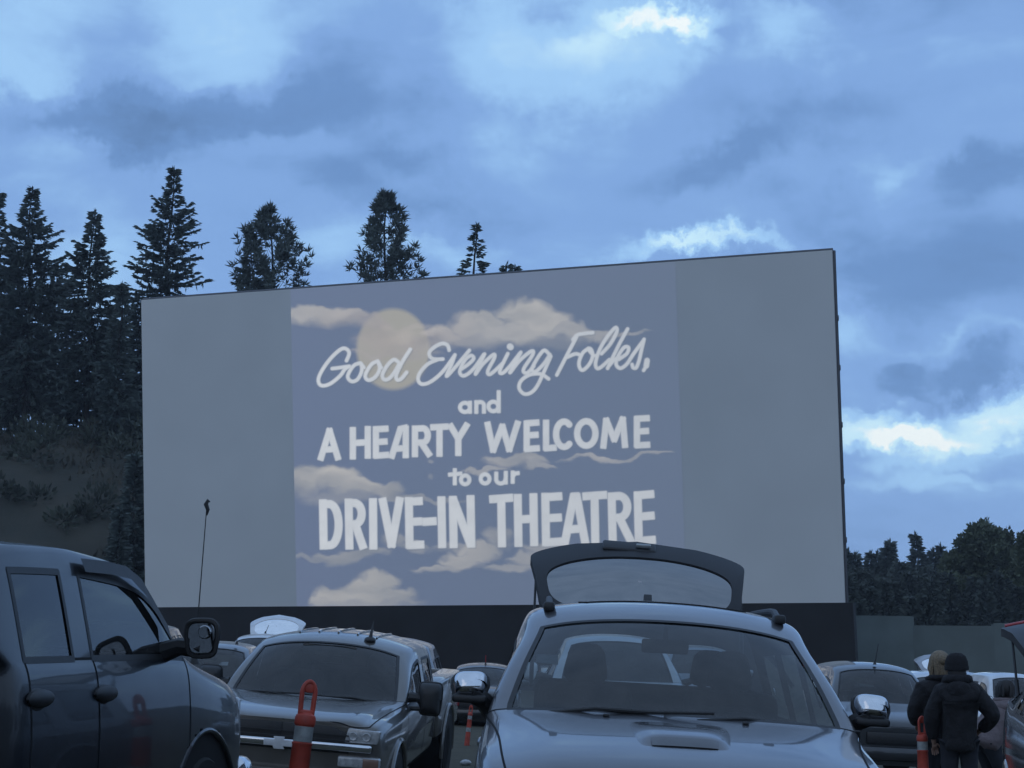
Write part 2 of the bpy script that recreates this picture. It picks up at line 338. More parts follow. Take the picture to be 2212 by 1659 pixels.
# black boarded base under the picture
h2 = Vector((SN.x, SN.y, 0)).normalized()
bl = cBL - SU * .02; br = cBR + SU * .30
zb_ = float(gz(0, 70)) - .6
slab('base_wall', [Vector((bl.x, bl.y, zb_)), Vector((br.x + .1, br.y, zb_)), br + SV * .02, bl + SV * .02], h2, .5, blackwall)
mb = MB()
for i in range(6):      # raking steel towers behind
    p = cBL.lerp(cBR, .06 + i * .176) - SN * .6; q = cTL.lerp(cTR, .06 + i * .176) - SN * .6; g = Vector((p.x, p.y, zb_)) - h2 * 5.5
    mb.tube([q, g], .16, 6); mb.tube([p, g], .12, 6); mb.tube([p.lerp(q, .5), g.lerp(q, .45)], .1, 6)
loc(mb.build('rear_brace', steel))

# ---- the projected slide, painted on a fine sheet that lies on the screen
CA = lambda pts: [(760 + x / 4.608, 780 + y / 4.608) for x, y in pts]
CB = lambda pts: [(1200 + x / 4.608, 780 + y / 4.608) for x, y in pts]
C3 = lambda pts: [(700 + x / 2.0868, 730 + y / 2.0868) for x, y in pts]
C4 = lambda pts: [(700 + x / 2.0868, 1130 + y / 2.0868) for x, y in pts]
def arc(cx, cy, rx, ry, a0, a1, n=16): return [(cx + rx * math.cos(R(a0 + (a1 - a0) * i / n)), cy + ry * math.sin(R(a0 + (a1 - a0) * i / n))) for i in range(n + 1)]
def smoothline(p, n=5):
    out = []; k = len(p)
    for i in range(k - 1):
        a, b, c, d = (p[max(i - 1, 0)], p[i], p[i + 1], p[min(i + 2, k - 1)])
        for j in range(n):
            t = j / n; out.append(tuple(.5 * (2 * b[q] + (c[q] - a[q]) * t + (2 * a[q] - 5 * b[q] + 4 * c[q] - d[q]) * t * t + (3 * b[q] - a[q] - 3 * c[q] + d[q]) * t ** 3) for q in (0, 1)))
    return out + [p[-1]]
ST = []     # (points, half width in photo pixels)
def script(f, w, *lines):
    for l in lines: ST.append((smoothline(f(l)), w, 0))
def caps(f, w, *lines):
    for l in lines: ST.append((f(l), w, 1))
sw = 4.6
script(CA, sw, [(490, 560), (520, 480), (495, 430), (440, 422), (360, 480), (270, 580), (195, 695), (165, 780), (185, 838), (240, 848), (320, 815), (420, 730), (470, 660), (522, 625)], [(325, 652), (420, 640), (522, 625)],
    [(650, 588), (580, 612), (522, 690), (505, 755), (550, 800), (612, 780), (655, 710), (668, 640), (650, 588), (690, 640)],
    [(850, 565), (780, 600), (720, 690), (706, 750), (742, 785), (800, 765), (850, 710), (872, 640), (850, 565), (890, 640)],
    [(1090, 580), (1040, 548), (980, 590), (920, 680), (902, 740), (928, 780), (985, 762), (1045, 690), (1095, 600)], [(1225, 430), (1135, 570), (1065, 720), (1072, 780), (1120, 768), (1182, 695)],
    [(1672, 440), (1655, 385), (1600, 362), (1525, 390), (1452, 450), (1445, 500), (1490, 540), (1600, 542)], [(1540, 548), (1425, 600), (1335, 700), (1315, 780), (1350, 828), (1425, 820), (1520, 760), (1620, 660), (1735, 500)],
    [(1738, 495), (1700, 600), (1642, 738), (1730, 650), (1905, 442)], [(1800, 665), (1895, 600), (1955, 535), (1920, 502), (1850, 560), (1795, 680), (1822, 732), (1880, 718), (1965, 640), (2070, 490)],
    [(2080, 485), (2040, 570), (1975, 715), (2060, 600), (2180, 492), (2192, 530), (2120, 670), (2128, 718), (2180, 692), (2300, 580)])
script(CB, sw, [(320, 480), (230, 670), (255, 705), (330, 640), (460, 475)], [(470, 465), (345, 698), (455, 560), (590, 452), (608, 490), (505, 650), (515, 700), (560, 690), (620, 620)],
    [(800, 490), (745, 442), (690, 490), (612, 620), (602, 675), (650, 680), (740, 590), (805, 490)], [(815, 510), (740, 680), (660, 850), (585, 930), (505, 942), (450, 875), (475, 790), (575, 722), (700, 715), (790, 770)],
    [(1110, 290), (1000, 500), (885, 725)], [(1070, 318), (1120, 265), (1200, 248), (1300, 238)], [(1005, 520), (1100, 482), (1155, 498)],
    [(1250, 420), (1185, 470), (1142, 570), (1150, 645), (1190, 668), (1260, 600), (1298, 510), (1280, 432), (1245, 425), (1310, 500), (1345, 500)],
    [(1400, 480), (1500, 370), (1575, 230), (1560, 180), (1470, 280), (1380, 430), (1332, 580), (1345, 645), (1390, 638), (1490, 550)], [(1700, 195), (1620, 340), (1540, 500), (1470, 648)], [(1485, 620), (1560, 540), (1640, 520)],
    [(1600, 545), (1690, 480), (1712, 412), (1660, 408), (1590, 510), (1568, 600), (1615, 648), (1690, 600), (1770, 480), (1885, 325)], [(1890, 315), (1862, 430), (1832, 560), (1800, 640), (1765, 642), (1752, 605)])
ST.append((CB([(345, 398), (352, 404)]), 8, 0)); ST.append((CB([(1925, 560), (1915, 620)]), 7, 0)); ST.append((CB([(1915, 620), (1885, 672)]), 4.5, 0))
w1 = 5.2
caps(C3, w1, arc(965, 602, 26, 24, 0, 360), [(991, 575), (991, 628)], [(1024, 572), (1024, 628)], arc(1044, 592, 20, 18, 180, 360), [(1064, 592), (1064, 627)], arc(1113, 597, 26, 25, 0, 360), [(1141, 520), (1141, 624)])
w2 = 8.0
caps(C3, w2, [(213, 868), (258, 722), (302, 866)], [(232, 822), (288, 819)], [(380, 716), (380, 862)], [(458, 711), (458, 858)], [(380, 788), (458, 784)], [(500, 712), (500, 856)], [(500, 716), (555, 713)], [(500, 783), (550, 780)], [(500, 854), (558, 850)],
    [(583, 858), (628, 714), (656, 708), (656, 855)], [(598, 818), (656, 814)], [(704, 708), (704, 850)], [(704, 713), (745, 711)] + arc(745, 748, 26, 37, -90, 90)[1:] + [(704, 786)], [(738, 788), (778, 848)],
    [(795, 706), (868, 702)], [(832, 706), (832, 848)], [(890, 698), (930, 766), (974, 694)], [(930, 766), (930, 844)],
    [(1083, 688), (1112, 826), (1160, 700), (1196, 822), (1240, 683)], [(1287, 682), (1287, 820)], [(1287, 685), (1342, 681)], [(1287, 748), (1338, 745)], [(1287, 819), (1344, 815)], [(1388, 678), (1388, 815)], [(1388, 815), (1432, 812)],
    arc(1482, 742, 42, 66, -50, -310, 20), arc(1598, 738, 48, 64, 0, 360, 24), [(1687, 806), (1702, 668), (1744, 770), (1788, 662), (1800, 802)], [(1862, 658), (1862, 800)], [(1862, 661), (1918, 658)], [(1862, 728), (1914, 725)], [(1862, 800), (1920, 797)])
caps(C4, w1, [(912, 92), (912, 166)], [(884, 118), (944, 113)], arc(966, 145, 22, 23, 0, 360), arc(1070, 140, 23, 24, 0, 360), [(1128, 110), (1128, 146)], arc(1152, 142, 24, 22, 180, 0), [(1178, 106), (1178, 162)], [(1214, 104), (1214, 158)], [(1214, 128), (1226, 112), (1243, 110)])
w3 = 10.2
caps(C4, w3, [(224, 262), (228, 494)], [(224, 272), (262, 272)] + arc(262, 380, 44, 106, -90, 90)[1:] + [(228, 488)], [(358, 258), (362, 494)], [(358, 268), (392, 266)] + arc(392, 322, 34, 54, -90, 90)[1:] + [(360, 376)], [(392, 376), (432, 492)],
    [(485, 256), (487, 494)], [(536, 254), (582, 484), (624, 250)], [(672, 250), (676, 488)], [(676, 259), (730, 256)], [(676, 365), (728, 362)], [(676, 486), (738, 483)], [(757, 364), (803, 361)], [(842, 246), (846, 486)],
    [(902, 244), (906, 486)], [(905, 250), (992, 478)], [(994, 240), (998, 484)], [(1106, 246), (1202, 239)], [(1154, 246), (1158, 482)], [(1240, 234), (1244, 480)], [(1322, 230), (1326, 476)], [(1242, 352), (1324, 348)],
    [(1384, 228), (1388, 476)], [(1386, 236), (1458, 231)], [(1386, 346), (1456, 342)], [(1388, 472), (1462, 467)], [(1486, 474), (1532, 232), (1548, 231), (1592, 470)], [(1508, 404), (1574, 399)], [(1592, 231), (1692, 224)], [(1641, 230), (1645, 472)],
    [(1730, 226), (1736, 470)], [(1732, 232), (1770, 229)] + arc(1770, 286, 42, 56, -90, 90)[1:] + [(1734, 345)], [(1772, 346), (1830, 464)], [(1866, 220), (1872, 466)], [(1868, 226), (1938, 220)], [(1868, 338), (1940, 332)], [(1872, 464), (1946, 458)])
E3 = lambda *l: [(700 + a / 2.0868, 730 + b / 2.0868, c / 2.0868, d / 2.0868, v) for a, b, c, d, v in l]
E4 = lambda *l: [(700 + a / 2.0868, 1130 + b / 2.0868, c / 2.0868, d / 2.0868, v) for a, b, c, d, v in l]
CLOUD = E3((105, 135, 75, 48, .9), (240, 130, 120, 52, .95), (360, 145, 110, 45, .9), (480, 172, 120, 42, .75), (610, 195, 160, 22, .5), (570, 262, 170, 70, .55), (720, 285, 120, 40, .7), (600, 335, 190, 26, .6),
    (850, 240, 100, 55, .9), (980, 190, 110, 80, .95), (1075, 165, 85, 62, .95), (1270, 120, 150, 78, 1.0), (1370, 160, 160, 70, .95), (1490, 205, 150, 50, .75), (1620, 215, 130, 30, .6), (1180, 215, 260, 62, .85), (1000, 255, 220, 45, .7), (780, 285, 120, 30, .65), (640, 330, 130, 20, .45), (1800, 220, 110, 13, .5), (1400, 250, 180, 50, .35)) + \
    E4((150, 150, 100, 75, .95), (260, 140, 140, 62, .95), (400, 185, 140, 55, .9), (530, 205, 130, 40, .8), (650, 238, 130, 18, .6), (800, 242, 170, 12, .5), (330, 235, 200, 35, .4),
    (200, 562, 130, 16, .6), (330, 548, 140, 32, .75), (430, 522, 110, 24, .7), (590, 470, 70, 36, .6), (700, 500, 80, 16, .5), (820, 600, 130, 24, .65), (940, 565, 130, 42, .8), (1040, 525, 100, 48, .8), (1125, 450, 70, 56, .6), (1000, 500, 160, 22, .5),
    (1200, 590, 110, 20, .6), (1290, 552, 110, 30, .65), (1390, 512, 130, 28, .6), (450, 725, 150, 85, .95), (520, 672, 100, 52, .95), (330, 745, 130, 52, .9), (620, 750, 110, 56, .85), (240, 772, 80, 42, .8), (460, 790, 280, 36, .7),
    (1080, 88, 110, 13, .6), (1200, 55, 110, 26, .7), (1300, 45, 110, 30, .75), (1380, 72, 80, 18, .6), (1700, 32, 190, 14, .6), (1850, 27, 120, 13, .55), (1950, 25, 80, 10, .5), (790, 45, 16, 14, .4), (785, 148, 14, 12, .3))
def vnoise(X, Y, s, seed):
    rg = np.random.default_rng(seed); g = rg.random((256, 256)); x = X / s; y = Y / s; xi = np.floor(x).astype(int); yi = np.floor(y).astype(int); fx = x - xi; fy = y - yi
    fx = fx * fx * (3 - 2 * fx); fy = fy * fy * (3 - 2 * fy); G = lambda a, b: g[a % 256, b % 256]
    return (G(xi, yi) * (1 - fx) + G(xi + 1, yi) * fx) * (1 - fy) + (G(xi, yi + 1) * (1 - fx) + G(xi + 1, yi + 1) * fx) * fy
def fbm(X, Y, s, seed): return sum(vnoise(X, Y, s / 2 ** i, seed + i) * .5 ** (i + 1) for i in range(4)) / .9375
# the sheet covers the slide's frame on the screen
K = 1 / 0.8640625
u0, u1 = uv(633, 900)[0], uv(1470, 900)[0]; v0, v1 = .03, uv(1050, 600)[1] - .03
NU, NV = 740, 560
UU, VV = np.meshgrid(np.linspace(u0, u1, NU), np.linspace(v0, v1, NV), indexing='ij')
tl_, tr_ = cTL - S0, cTR - S0
vt = tl_.dot(SV) + (UU - tl_.dot(SU)) / (tr_ - tl_).dot(SU) * (tr_ - tl_).dot(SV)     # height of the screen's own top edge
br_ = cBR - S0; vb = UU / br_.dot(SU) * br_.dot(SV)
VV = vb + .02 + (vt - vb - .04) * (VV - v0) / (v1 - v0)
OFF = .006
PX = np.array(S0) + np.array(SN) * OFF + UU[..., None] * np.array(SU) + VV[..., None] * np.array(SV)
rel = PX - np.array(C0); dp = rel @ np.array(_F); QX = (CX + FPX * (rel @ np.array(_X)) / dp) * K; QY = (CY - FPX * (rel @ np.array(_U)) / dp) * K
lx, ly = QX.ravel(), QY.ravel()
# painted night sky, moon, clouds
base = np.array([.012, .012, .044]); col = np.tile(base, (len(lx), 1)) * (.85 + .3 * fbm(lx, ly, 260, 5))[:, None]
col *= (1.0 - .35 * np.clip((lx - 1000) / 700, -.4, 1))[:, None]
wx = lx + 44 * (fbm(lx, ly, 62, 11) - .5); wy = ly + 46 * (fbm(lx, ly, 52, 21) - .5)
den = np.zeros(len(lx))
for (a, b, c, d, v) in CLOUD:
    c = c * (1.25 if d < 14 else 1.08)
    s = (np.abs(wx - a) < c * 1.3) & (np.abs(wy - b) < d * 1.3)
    q = np.sqrt(((wx[s] - a) / c / 1.1) ** 2 + ((wy[s] - b) / d / 1.14) ** 2); top = np.where(wy[s] < b, .72, .40)
    den[s] = np.maximum(den[s], v * np.clip((1 - q) / (1 - top), 0, 1))
moon = np.clip((1 - np.sqrt(((lx - 983) / 91) ** 2 + ((ly - 873) / 101) ** 2)) / .12 + .5, 0, 1)
tex = .50 + 1.1 * (fbm(wx * .55 + wy * .5, wy * 1.6, 70, 31) - .25)
col = col * (1 - moon[:, None]) + np.array([.215, .172, .09]) * moon[:, None]
cc = np.stack([.315 * tex, .270 * tex, .205 * tex], 1)
warm = np.clip(1 - np.abs(lx - 960) / 260, 0, 1) * np.clip(1 - np.abs(ly - 850) / 160, 0, 1); cc += warm[:, None] * np.array([.04, -.005, -.02])
dn_ = np.clip(den, 0, 1)[:, None]; col = col * (1 - dn_ * .92) + cc * dn_ * .92
dist = np.full(len(lx), 1e3); shadow = np.full(len(lx), 1e3)
for pts, w, butt in ST:
    P = np.array(pts); m_ = 16
    s = np.nonzero((lx > P[:, 0].min() - m_) & (lx < P[:, 0].max() + m_) & (ly > P[:, 1].min() - m_) & (ly < P[:, 1].max() + m_))[0]
    if not len(s): continue
    for sh, D in ((0, dist), (2.6, shadow)):
        X_, Y_ = lx[s] - sh, ly[s] - sh; best = np.full(len(s), 1e3)
        for i in range(len(P) - 1):
            a = P[i]; e = P[i + 1] - a; L2 = max(e @ e, 1e-6); L1 = math.sqrt(L2); t0 = ((X_ - a[0]) * e[0] + (Y_ - a[1]) * e[1]) / L2
            if butt and len(P) < 7:      # square-ended strokes
                ax = np.abs(t0 - .5) * L1 - L1 / 2 - w * .72; ay = np.abs((X_ - a[0]) * e[1] - (Y_ - a[1]) * e[0]) / L1 - w; c_ = 2.2
                qx, qy = np.maximum(ax + c_, 0), np.maximum(ay + c_, 0); best = np.minimum(best, np.hypot(qx, qy) + np.minimum(np.maximum(ax, ay) + c_, 0) - c_)
            else:
                t = np.clip(t0, 0, 1); best = np.minimum(best, np.hypot(X_ - a[0] - t * e[0], Y_ - a[1] - t * e[1]) - w)
        D[s] = np.minimum(D[s], best)
shd = np.clip(.5 - shadow / 4.5, 0, 1)[:, None]; col *= 1 - .45 * shd
let = np.clip(.5 - dist / 3.6, 0, 1)[:, None]; lc = np.array([.385, .380, .365]) * (.9 + .2 * fbm(lx, ly, 30, 41))[:, None]
lc *= (1.06 - .14 * np.clip((lx - 1000) / 600, -1, 1))[:, None]
col = col * (1 - let) + lc * let
edge = np.minimum(np.minimum(QX - QX.min(), QX.max() - QX), 12) / 12
pm = bpy.data.materials.new('projected_light'); pm.use_nodes = True; t_ = pm.node_tree; b_ = t_.nodes['Principled BSDF']
b_.inputs['Base Color'].default_value = (.66, .665, .655, 1); b_.inputs['Roughness'].default_value = .8
at_ = t_.nodes.new('ShaderNodeAttribute'); at_.attribute_name = 'projection'; t_.links.new(at_.outputs['Color'], b_.inputs['Emission Color']); b_.inputs['Emission Strength'].default_value = 1.0
idx = np.arange(NU * NV).reshape(NU, NV)
loc(rawmesh('projected_picture', PX.reshape(-1, 3), np.stack([idx[:-1, :-1], idx[1:, :-1], idx[1:, 1:], idx[:-1, 1:]], -1).reshape(-1, 4), pm, None, False, np.c_[np.clip(col, 0, 1), np.ones(len(lx))]))

# ---------------------------------------------------------------- fence on the right
fmat = mat('green_grey_fence', (.135, .165, .16), .7, noise_amt=.14, noise_scale=.9)
def fence_run(name, pL, pR, Y0, Y1, label):
    a = at(*pL, Y0); b = at(*pR, Y1); g0, g1 = float(gz(a.x, Y0)) - .3, float(gz(b.x, Y1)) - .3
    r = tag(empty(name, (a.x, a.y, g0)), label, 'fence', 'boundary fence panels beyond the lot'); d = Vector((b.x - a.x, b.y - a.y, 0)); n = Vector((d.y, -d.x, 0)).normalized()
    k = max(2, int(d.length / .3)); mb = MB()
    vs = []; fs = []
    for i in range(k + 1):
        t = i / k; q = a.lerp(b, t) + n * (.03 if i % 2 else 0) - r.location
        vs += [(q.x, q.y, (g0 + (g1 - g0) * t) - r.location.z), (q.x, q.y, q.z), (q.x + .05, q.y + .08, q.z), (q.x + .05, q.y + .08, g0 - r.location.z)]
    for i in range(k):
        for j in range(3): fs.append((i * 4 + j, i * 4 + 4 + j, i * 4 + 5 + j, i * 4 + 1 + j))
    mb.add(vs, fs); mb.build('panel', fmat, r, 20)
    kp = max(1, round(d.length / 3))
    for i in range(kp + 1):
        q = a.lerp(b, i / kp) - r.location; m2 = MB(); m2.box((q.x, q.y + .12, q.z / 2 - .1), (.1, .1, abs(q.z) + .1), bev=.01); m2.build('post', fmat, r)
fence_run('boundary_fence', (1800, 1329), (1972, 1331), 76, 76, 'taller grey green fence panel right beside the black screen base')
fence_run('boundary_fence', (1972, 1351), (2146, 1352), 76, 75, 'long lower grey green fence run in front of the dark wood')
fence_run('boundary_fence', (2146, 1346), (2420, 1350), 75, 74, 'grey green fence panel at the far right end behind the raised hatch')
# ================================================================ TREES
bark = mat('bark', (.040, .036, .032), .95, noise_amt=.3, noise_scale=3)
fir_m = mat('fir_needles', (.080, .105, .098), .8, noise_amt=.35, noise_scale=1.2)
pine_m = mat('pine_needles', (.078, .100, .092), .8, noise_amt=.35, noise_scale=1.2)
leaf_m = mat('broad_leaves', (.085, .105, .062), .75, noise_amt=.3, noise_scale=.8)
def sprays(C, D, L, Wd, rg, tilt=.5):           # diamonds of needles: centre-start C, direction D, length, width
    n = len(C); D = D / np.linalg.norm(D, axis=1, keepdims=True); q = rg.normal(size=(n, 3)); q[:, 2] *= tilt
    S = np.cross(D, q); S /= np.linalg.norm(S, axis=1, keepdims=True) + 1e-9
    mid = C + D * (L * .42)[:, None]
    V = np.stack([C, mid + S * (Wd * .5)[:, None], C + D * L[:, None], mid - S * (Wd * .5)[:, None]], 1).reshape(-1, 3)
    return V, np.arange(n * 4).reshape(n, 4)
def conifer(name, base, top, rad, seed, kind='fir', crown0=.12, label='', dens=1.0, group=None, shape=1.0, ragged=.45, tops=1, lean=0.0, spray=.42, snag=False):
    rg = np.random.default_rng(seed); base = np.array(base, float); h = float(top - base[2])
    r = tag(empty(name, base), label, 'tree', group)
    tr = MB(); k = 12; wob = [(0.012 * h * math.sin(i * .9 + seed) * (i / k), 0) for i in range(k + 1)]
    tp = [(wob[i][0] + lean * h * (i / k) ** 2, 0, h * i / k) for i in range(k + 1)]
    tr.tube(tp, [max(.03, h * .011 * (1 - i / k) ** .8 + .02) for i in range(k + 1)], 7)
    def axis(z): i = min(k - 1, max(0, int(z / h * k))); t = z / h * k - i; return np.array(tp[i]) * (1 - t) + np.array(tp[i + 1]) * t
    Cs, Ds, Ls, Ws = [], [], [], []
    nb = int((h * 9.5 + 60) * dens * (.55 if kind == 'pine' else 1.4)); rad *= 1.12 if kind == 'pine' else 1.75; gold = 2.39996; sect = rg.random(8)
    for b in range(nb):
        t = crown0 + (1 - crown0) * (b + rg.random()) / nb; z = h * t; a = b * gold + rg.normal(0, .7); u = (t - crown0) / (1 - crown0)
        if kind == 'pine': prof = min(1, (1.03 - u) * 2.1) ** .95 * (.62 + .38 * min(1, u * 4))
        else: prof = (1 - u) ** shape * (.72 + .28 * min(1, u * 5)) * min(1, .22 + (1 - u) * 3.2) + .012
        lob = 1 - ragged * rg.random() ** 1.3 - ragged * .6 * sect[int((a % 6.283) / 6.283 * 8)] * (math.sin(z * 1.1 + a) > .2)
        if rg.random() < .07: lob *= 1.3
        ln = max(.16, rad * prof * lob)
        o = axis(z); ns = 6; dirx = np.array([math.cos(a), math.sin(a), 0])
        if kind == 'pine': rise = .25 + .75 * u; curl = .5
        else: rise = -.45 + .9 * u + rg.normal(0, .17); curl = .34
        pts = [o + dirx * ln * s + np.array([0, 0, ln * (rise * s + curl * s * s * (.7 if kind == 'fir' else 1) - (.22 * s if kind == 'fir' else 0))]) for s in np.linspace(0, 1, ns + 1)]
        if ln > .8: tr.tube(pts[:-1], [max(.012, ln * .016 * (1 - i / ns)) for i in range(ns)], 4)
        side = np.array([-dirx[1], dirx[0], 0])
        if kind == 'pine':
            for s in ([1.0, .86, .7, .52] if ln > 1 else [1.0, .7]):
                for q in range(2 if s > .6 else 1):
                    c = o + (pts[-1] - o) * s + np.array(rg.normal(0, .10 * ln, 3)) * (1 if q else .3); c[2] += .1 * ln * s * rg.random()
                    m = 12; dd = rg.normal(size=(m, 3)) * .62 + np.array([0, 0, .75]) + dirx * .25
                    Cs.append(np.tile(c, (m, 1))); Ds.append(dd); Ls.append(spray * (.7 + .6 * rg.random(m))); Ws.append(spray * .2 * np.ones(m))
        else:
            m = int(max(10, ln * 25)); s = .12 + .88 * rg.random(m) ** .75; i = np.minimum((s * ns).astype(int), ns - 1); f = (s * ns - i)[:, None]; P = np.array(pts)
            c = P[i] * (1 - f) + P[i + 1] * f; sg = np.where(rg.random(m) > .5, 1, -1)
            dd = dirx * (.75 + .5 * rg.random((m, 1))) + side * (sg * (.5 + .5 * rg.random(m)))[:, None] * (1.1 - .6 * s)[:, None] + np.array([0, 0, 1]) * (rg.normal(-.08, .22, (m, 1)))
            Cs.append(c); Ds.append(dd); L = spray * (.6 + .8 * rg.random(m)) * (1.15 - .4 * s); Ls.append(L); Ws.append(L * .36)
            if ln > 1.2:        # hanging twigs
                m = int(ln * 5); s = rg.random(m); i = np.minimum((s * ns).astype(int), ns - 1); c = P[i] + rg.normal(0, .06, (m, 3))
                dd = rg.normal(0, .35, (m, 3)) + np.array([0, 0, -1]); Cs.append(c); Ds.append(dd); L = spray * (.5 + .6 * rg.random(m)); Ls.append(L); Ws.append(L * .3)
    for q in range(tops if not snag else 1):    # leaders
        m = 26; zz = h * (1 - (.07 if kind == 'pine' else .045) * rg.random(m)); c = np.array([axis(z) for z in zz]) + (np.array([(.25 if q else -.25) * (tops > 1), 0, 0])); dd = rg.normal(0, .5 if kind == 'pine' else .26, (m, 3)) + np.array([0, 0, 1.0]); Cs.append(c); Ds.append(dd); Ls.append(spray * (.6 + .5 * rg.random(m))); Ws.append(spray * .22 * np.ones(m))
    V, Fq = sprays(np.concatenate(Cs), np.concatenate(Ds), np.concatenate(Ls), np.concatenate(Ws), rg)
    tr.build('trunk', bark, r); rawmesh('crown', V, Fq, pine_m if kind == 'pine' else fir_m, r)
    return r
def tree_at(px, ptop, Y, hw, seed, label, base=None, **k):       # pixel column, pixel height of the tip, distance, crown half width in pixels
    p = at(px, ptop, Y); zb = float(hz(p.x, Y)) - .3 if base is None else base
    return conifer(k.pop('name', 'fir_tree'), (p.x, Y, zb), p.z, hw / FPX * Y, seed, label=label, **k)
G1 = 'conifers on the bank left of the screen'
tree_at(2, 415, 120, 75, 1, 'dark fir cut by the left picture border, beside a broad fir', group=G1, crown0=.2, dens=.9)
tree_at(70, 408, 118, 112, 2, 'broad tall dark fir with a blunt ragged top at far left', group=G1, crown0=.16, shape=.8, dens=1.15)
tree_at(201, 460, 117, 88, 3, 'slim pointed fir between the broad fir and the tallest fir', group=G1, crown0=.16, shape=.85, dens=1.1)
tree_at(370, 364, 124, 112, 4, 'tallest ragged fir rising behind the left end of the screen', group=G1, crown0=.1, shape=.72, ragged=.5, dens=1.1)
tree_at(262, 618, 114, 46, 5, 'short young fir in the gap between slim and tallest firs', group=G1, crown0=.12)
tree_at(300, 655, 121, 60, 6, 'small dark fir hugging the left edge of the screen', group=G1, crown0=.12)
tree_at(128, 575, 127, 90, 7, 'shadowy fir filling the gap behind the broad fir', group=G1, crown0=.2, dens=.85)
tree_at(35, 600, 128, 80, 8, 'thin fir standing behind the broad left fir', group=G1, crown0=.22, dens=.8)
tree_at(235, 690, 128, 70, 9, 'fir with a bare lower trunk behind the slim fir', group=G1, crown0=.2, dens=.8)
tree_at(292, 985, 100, 40, 10, 'small bushy fir low on the bank at the screen edge', group=G1, crown0=.02, spray=.5, dens=1.3)
tree_at(258, 1105, 97, 28, 11, 'lowest little fir on the bank above the navy pickup', group=G1, crown0=.02, spray=.45, dens=1.3)
G2 = 'treetops showing above the screen'
tree_at(586, 464, 118, 82, 12, 'round topped pine with clear trunk above the screen left half', name='pine_tree', kind='pine', crown0=.3, group=G2, ragged=.3, spray=.5, dens=.75)
tree_at(548, 508, 121, 78, 13, 'dark fir leaning against the left side of the round topped pine', crown0=.25, group=G2, shape=.8, ragged=.45)
tree_at(839, 428, 116, 80, 14, 'tall double tipped pine standing alone above the slide', name='pine_tree', kind='pine', crown0=.3, group=G2, tops=2, spray=.5, dens=.85, ragged=.35)
tree_at(1036, 486, 112, 62, 15, 'thin sparse fir with crooked top above the screen middle', crown0=.35, group=G2, shape=.55, ragged=.6, dens=.42, lean=-.012)
tree_at(1085, 572, 112, 30, 16, 'tiny fir tip just right of the sparse crooked fir', crown0=.4, group=G2, dens=.5, spray=.4)
tree_at(1108, 577, 113, 22, 17, 'smallest fir tip poking over the screen edge', crown0=.4, group=G2, dens=.5, spray=.4)
# scrub on the bank
rg = np.random.default_rng(21); n = 40000
X = rg.uniform(-75, 4, n); Y = 86 + 36 * rg.random(n); Z = hz(X, Y); keep = fbm(X * 1.0 + 300, Y + 300, 9, 77) > .45
X, Y, Z = X[keep], Y[keep], Z[keep]; D = np.stack([rg.normal(0, .4, len(X)), rg.normal(0, .4, len(X)), np.ones(len(X))], 1)
V, Fq = sprays(np.stack([X, Y, Z - .1], 1), D, .2 + .5 * rg.random(len(X)) ** 2, .08 + .14 * rg.random(len(X)), rg)
tag(rawmesh('undergrowth', V, Fq, mat('dry_scrub', (.060, .056, .042), .9, noise_amt=.35, noise_scale=.4)), kind='stuff')

# brush along the crest and at the feet of the firs
CS, DS, LS = [], [], []
for i in range(300):
    x = rg.uniform(-60, 6); y = rg.uniform(90, 130); rr = rg.uniform(.6, 1.7); zc = float(hz(x, y)); k = 150
    d = rg.normal(size=(k, 3)); d /= np.linalg.norm(d, axis=1, keepdims=True); q = rg.random((k, 1)) ** .5
    CS.append(np.array([x, y, zc + rr * .35]) + d * q * np.array([rr, rr, rr * .9])); DS.append(d + np.array([0, 0, .5])); LS.append(.2 + .3 * rg.random(k))
L = np.concatenate(LS); V, Fq = sprays(np.concatenate(CS), np.concatenate(DS), L, L * .5, rg)
tag(rawmesh('brush', V, Fq, mat('brush_leaves', (.05, .06, .045), .9, noise_amt=.4, noise_scale=.3)), kind='stuff')

# broadleaf
def broadleaf(name, base, blobs, seed, label, n=16000, leaf=.42, group=None, m=None):
    rg = np.random.default_rng(seed); r = tag(empty(name, base), label, 'tree', group); tr = MB()
    top = max(b[2] for b in blobs); tr.tube([(0, 0, 0), (.1, 0, top * .4), (0, 0, top * .7)], [.3, .22, .1], 8)
    Cs, Ds = [], []; tv = sum(b[3] ** 2 * b[4] for b in blobs)
    for (x, y, z, rx, rz) in blobs:
        tr.tube([(0, 0, top * .3), (x * .5, y * .5, (z + top * .3) * .55), (x, y, z)], [.16, .1, .03], 5)
        k = int(n * rx * rx * rz / tv); d = rg.normal(size=(k, 3)); d /= np.linalg.norm(d, axis=1, keepdims=True); q = rg.random(k) ** .42
        nz = fbm(d[:, 0] * 3 + x * 2 + 50, d[:, 2] * 3 + d[:, 1] * 3 + z + 50, 1.0, seed); q *= .72 + .5 * nz
        c = np.stack([x + d[:, 0] * q * rx, y + d[:, 1] * q * rx, z + d[:, 2] * q * rz], 1); cell = np.floor(c / .8); hsh = np.abs(np.sin(cell @ np.array([12.9898, 78.233, 37.719])) * 43758.5) % 1
        kp = hsh > .22; Cs.append(c[kp]); Ds.append(d[kp] * .6 + rg.normal(size=(kp.sum(), 3)) * .6 + np.array([0, 0, .45]))
    C = np.concatenate(Cs); L = leaf * (.6 + .8 * rg.random(len(C))); V, Fq = sprays(C, np.concatenate(Ds), L, L * .62, rg, 1)
    tr.build('trunk', bark, r); rawmesh('crown', V, Fq, m or leaf_m, r); return r
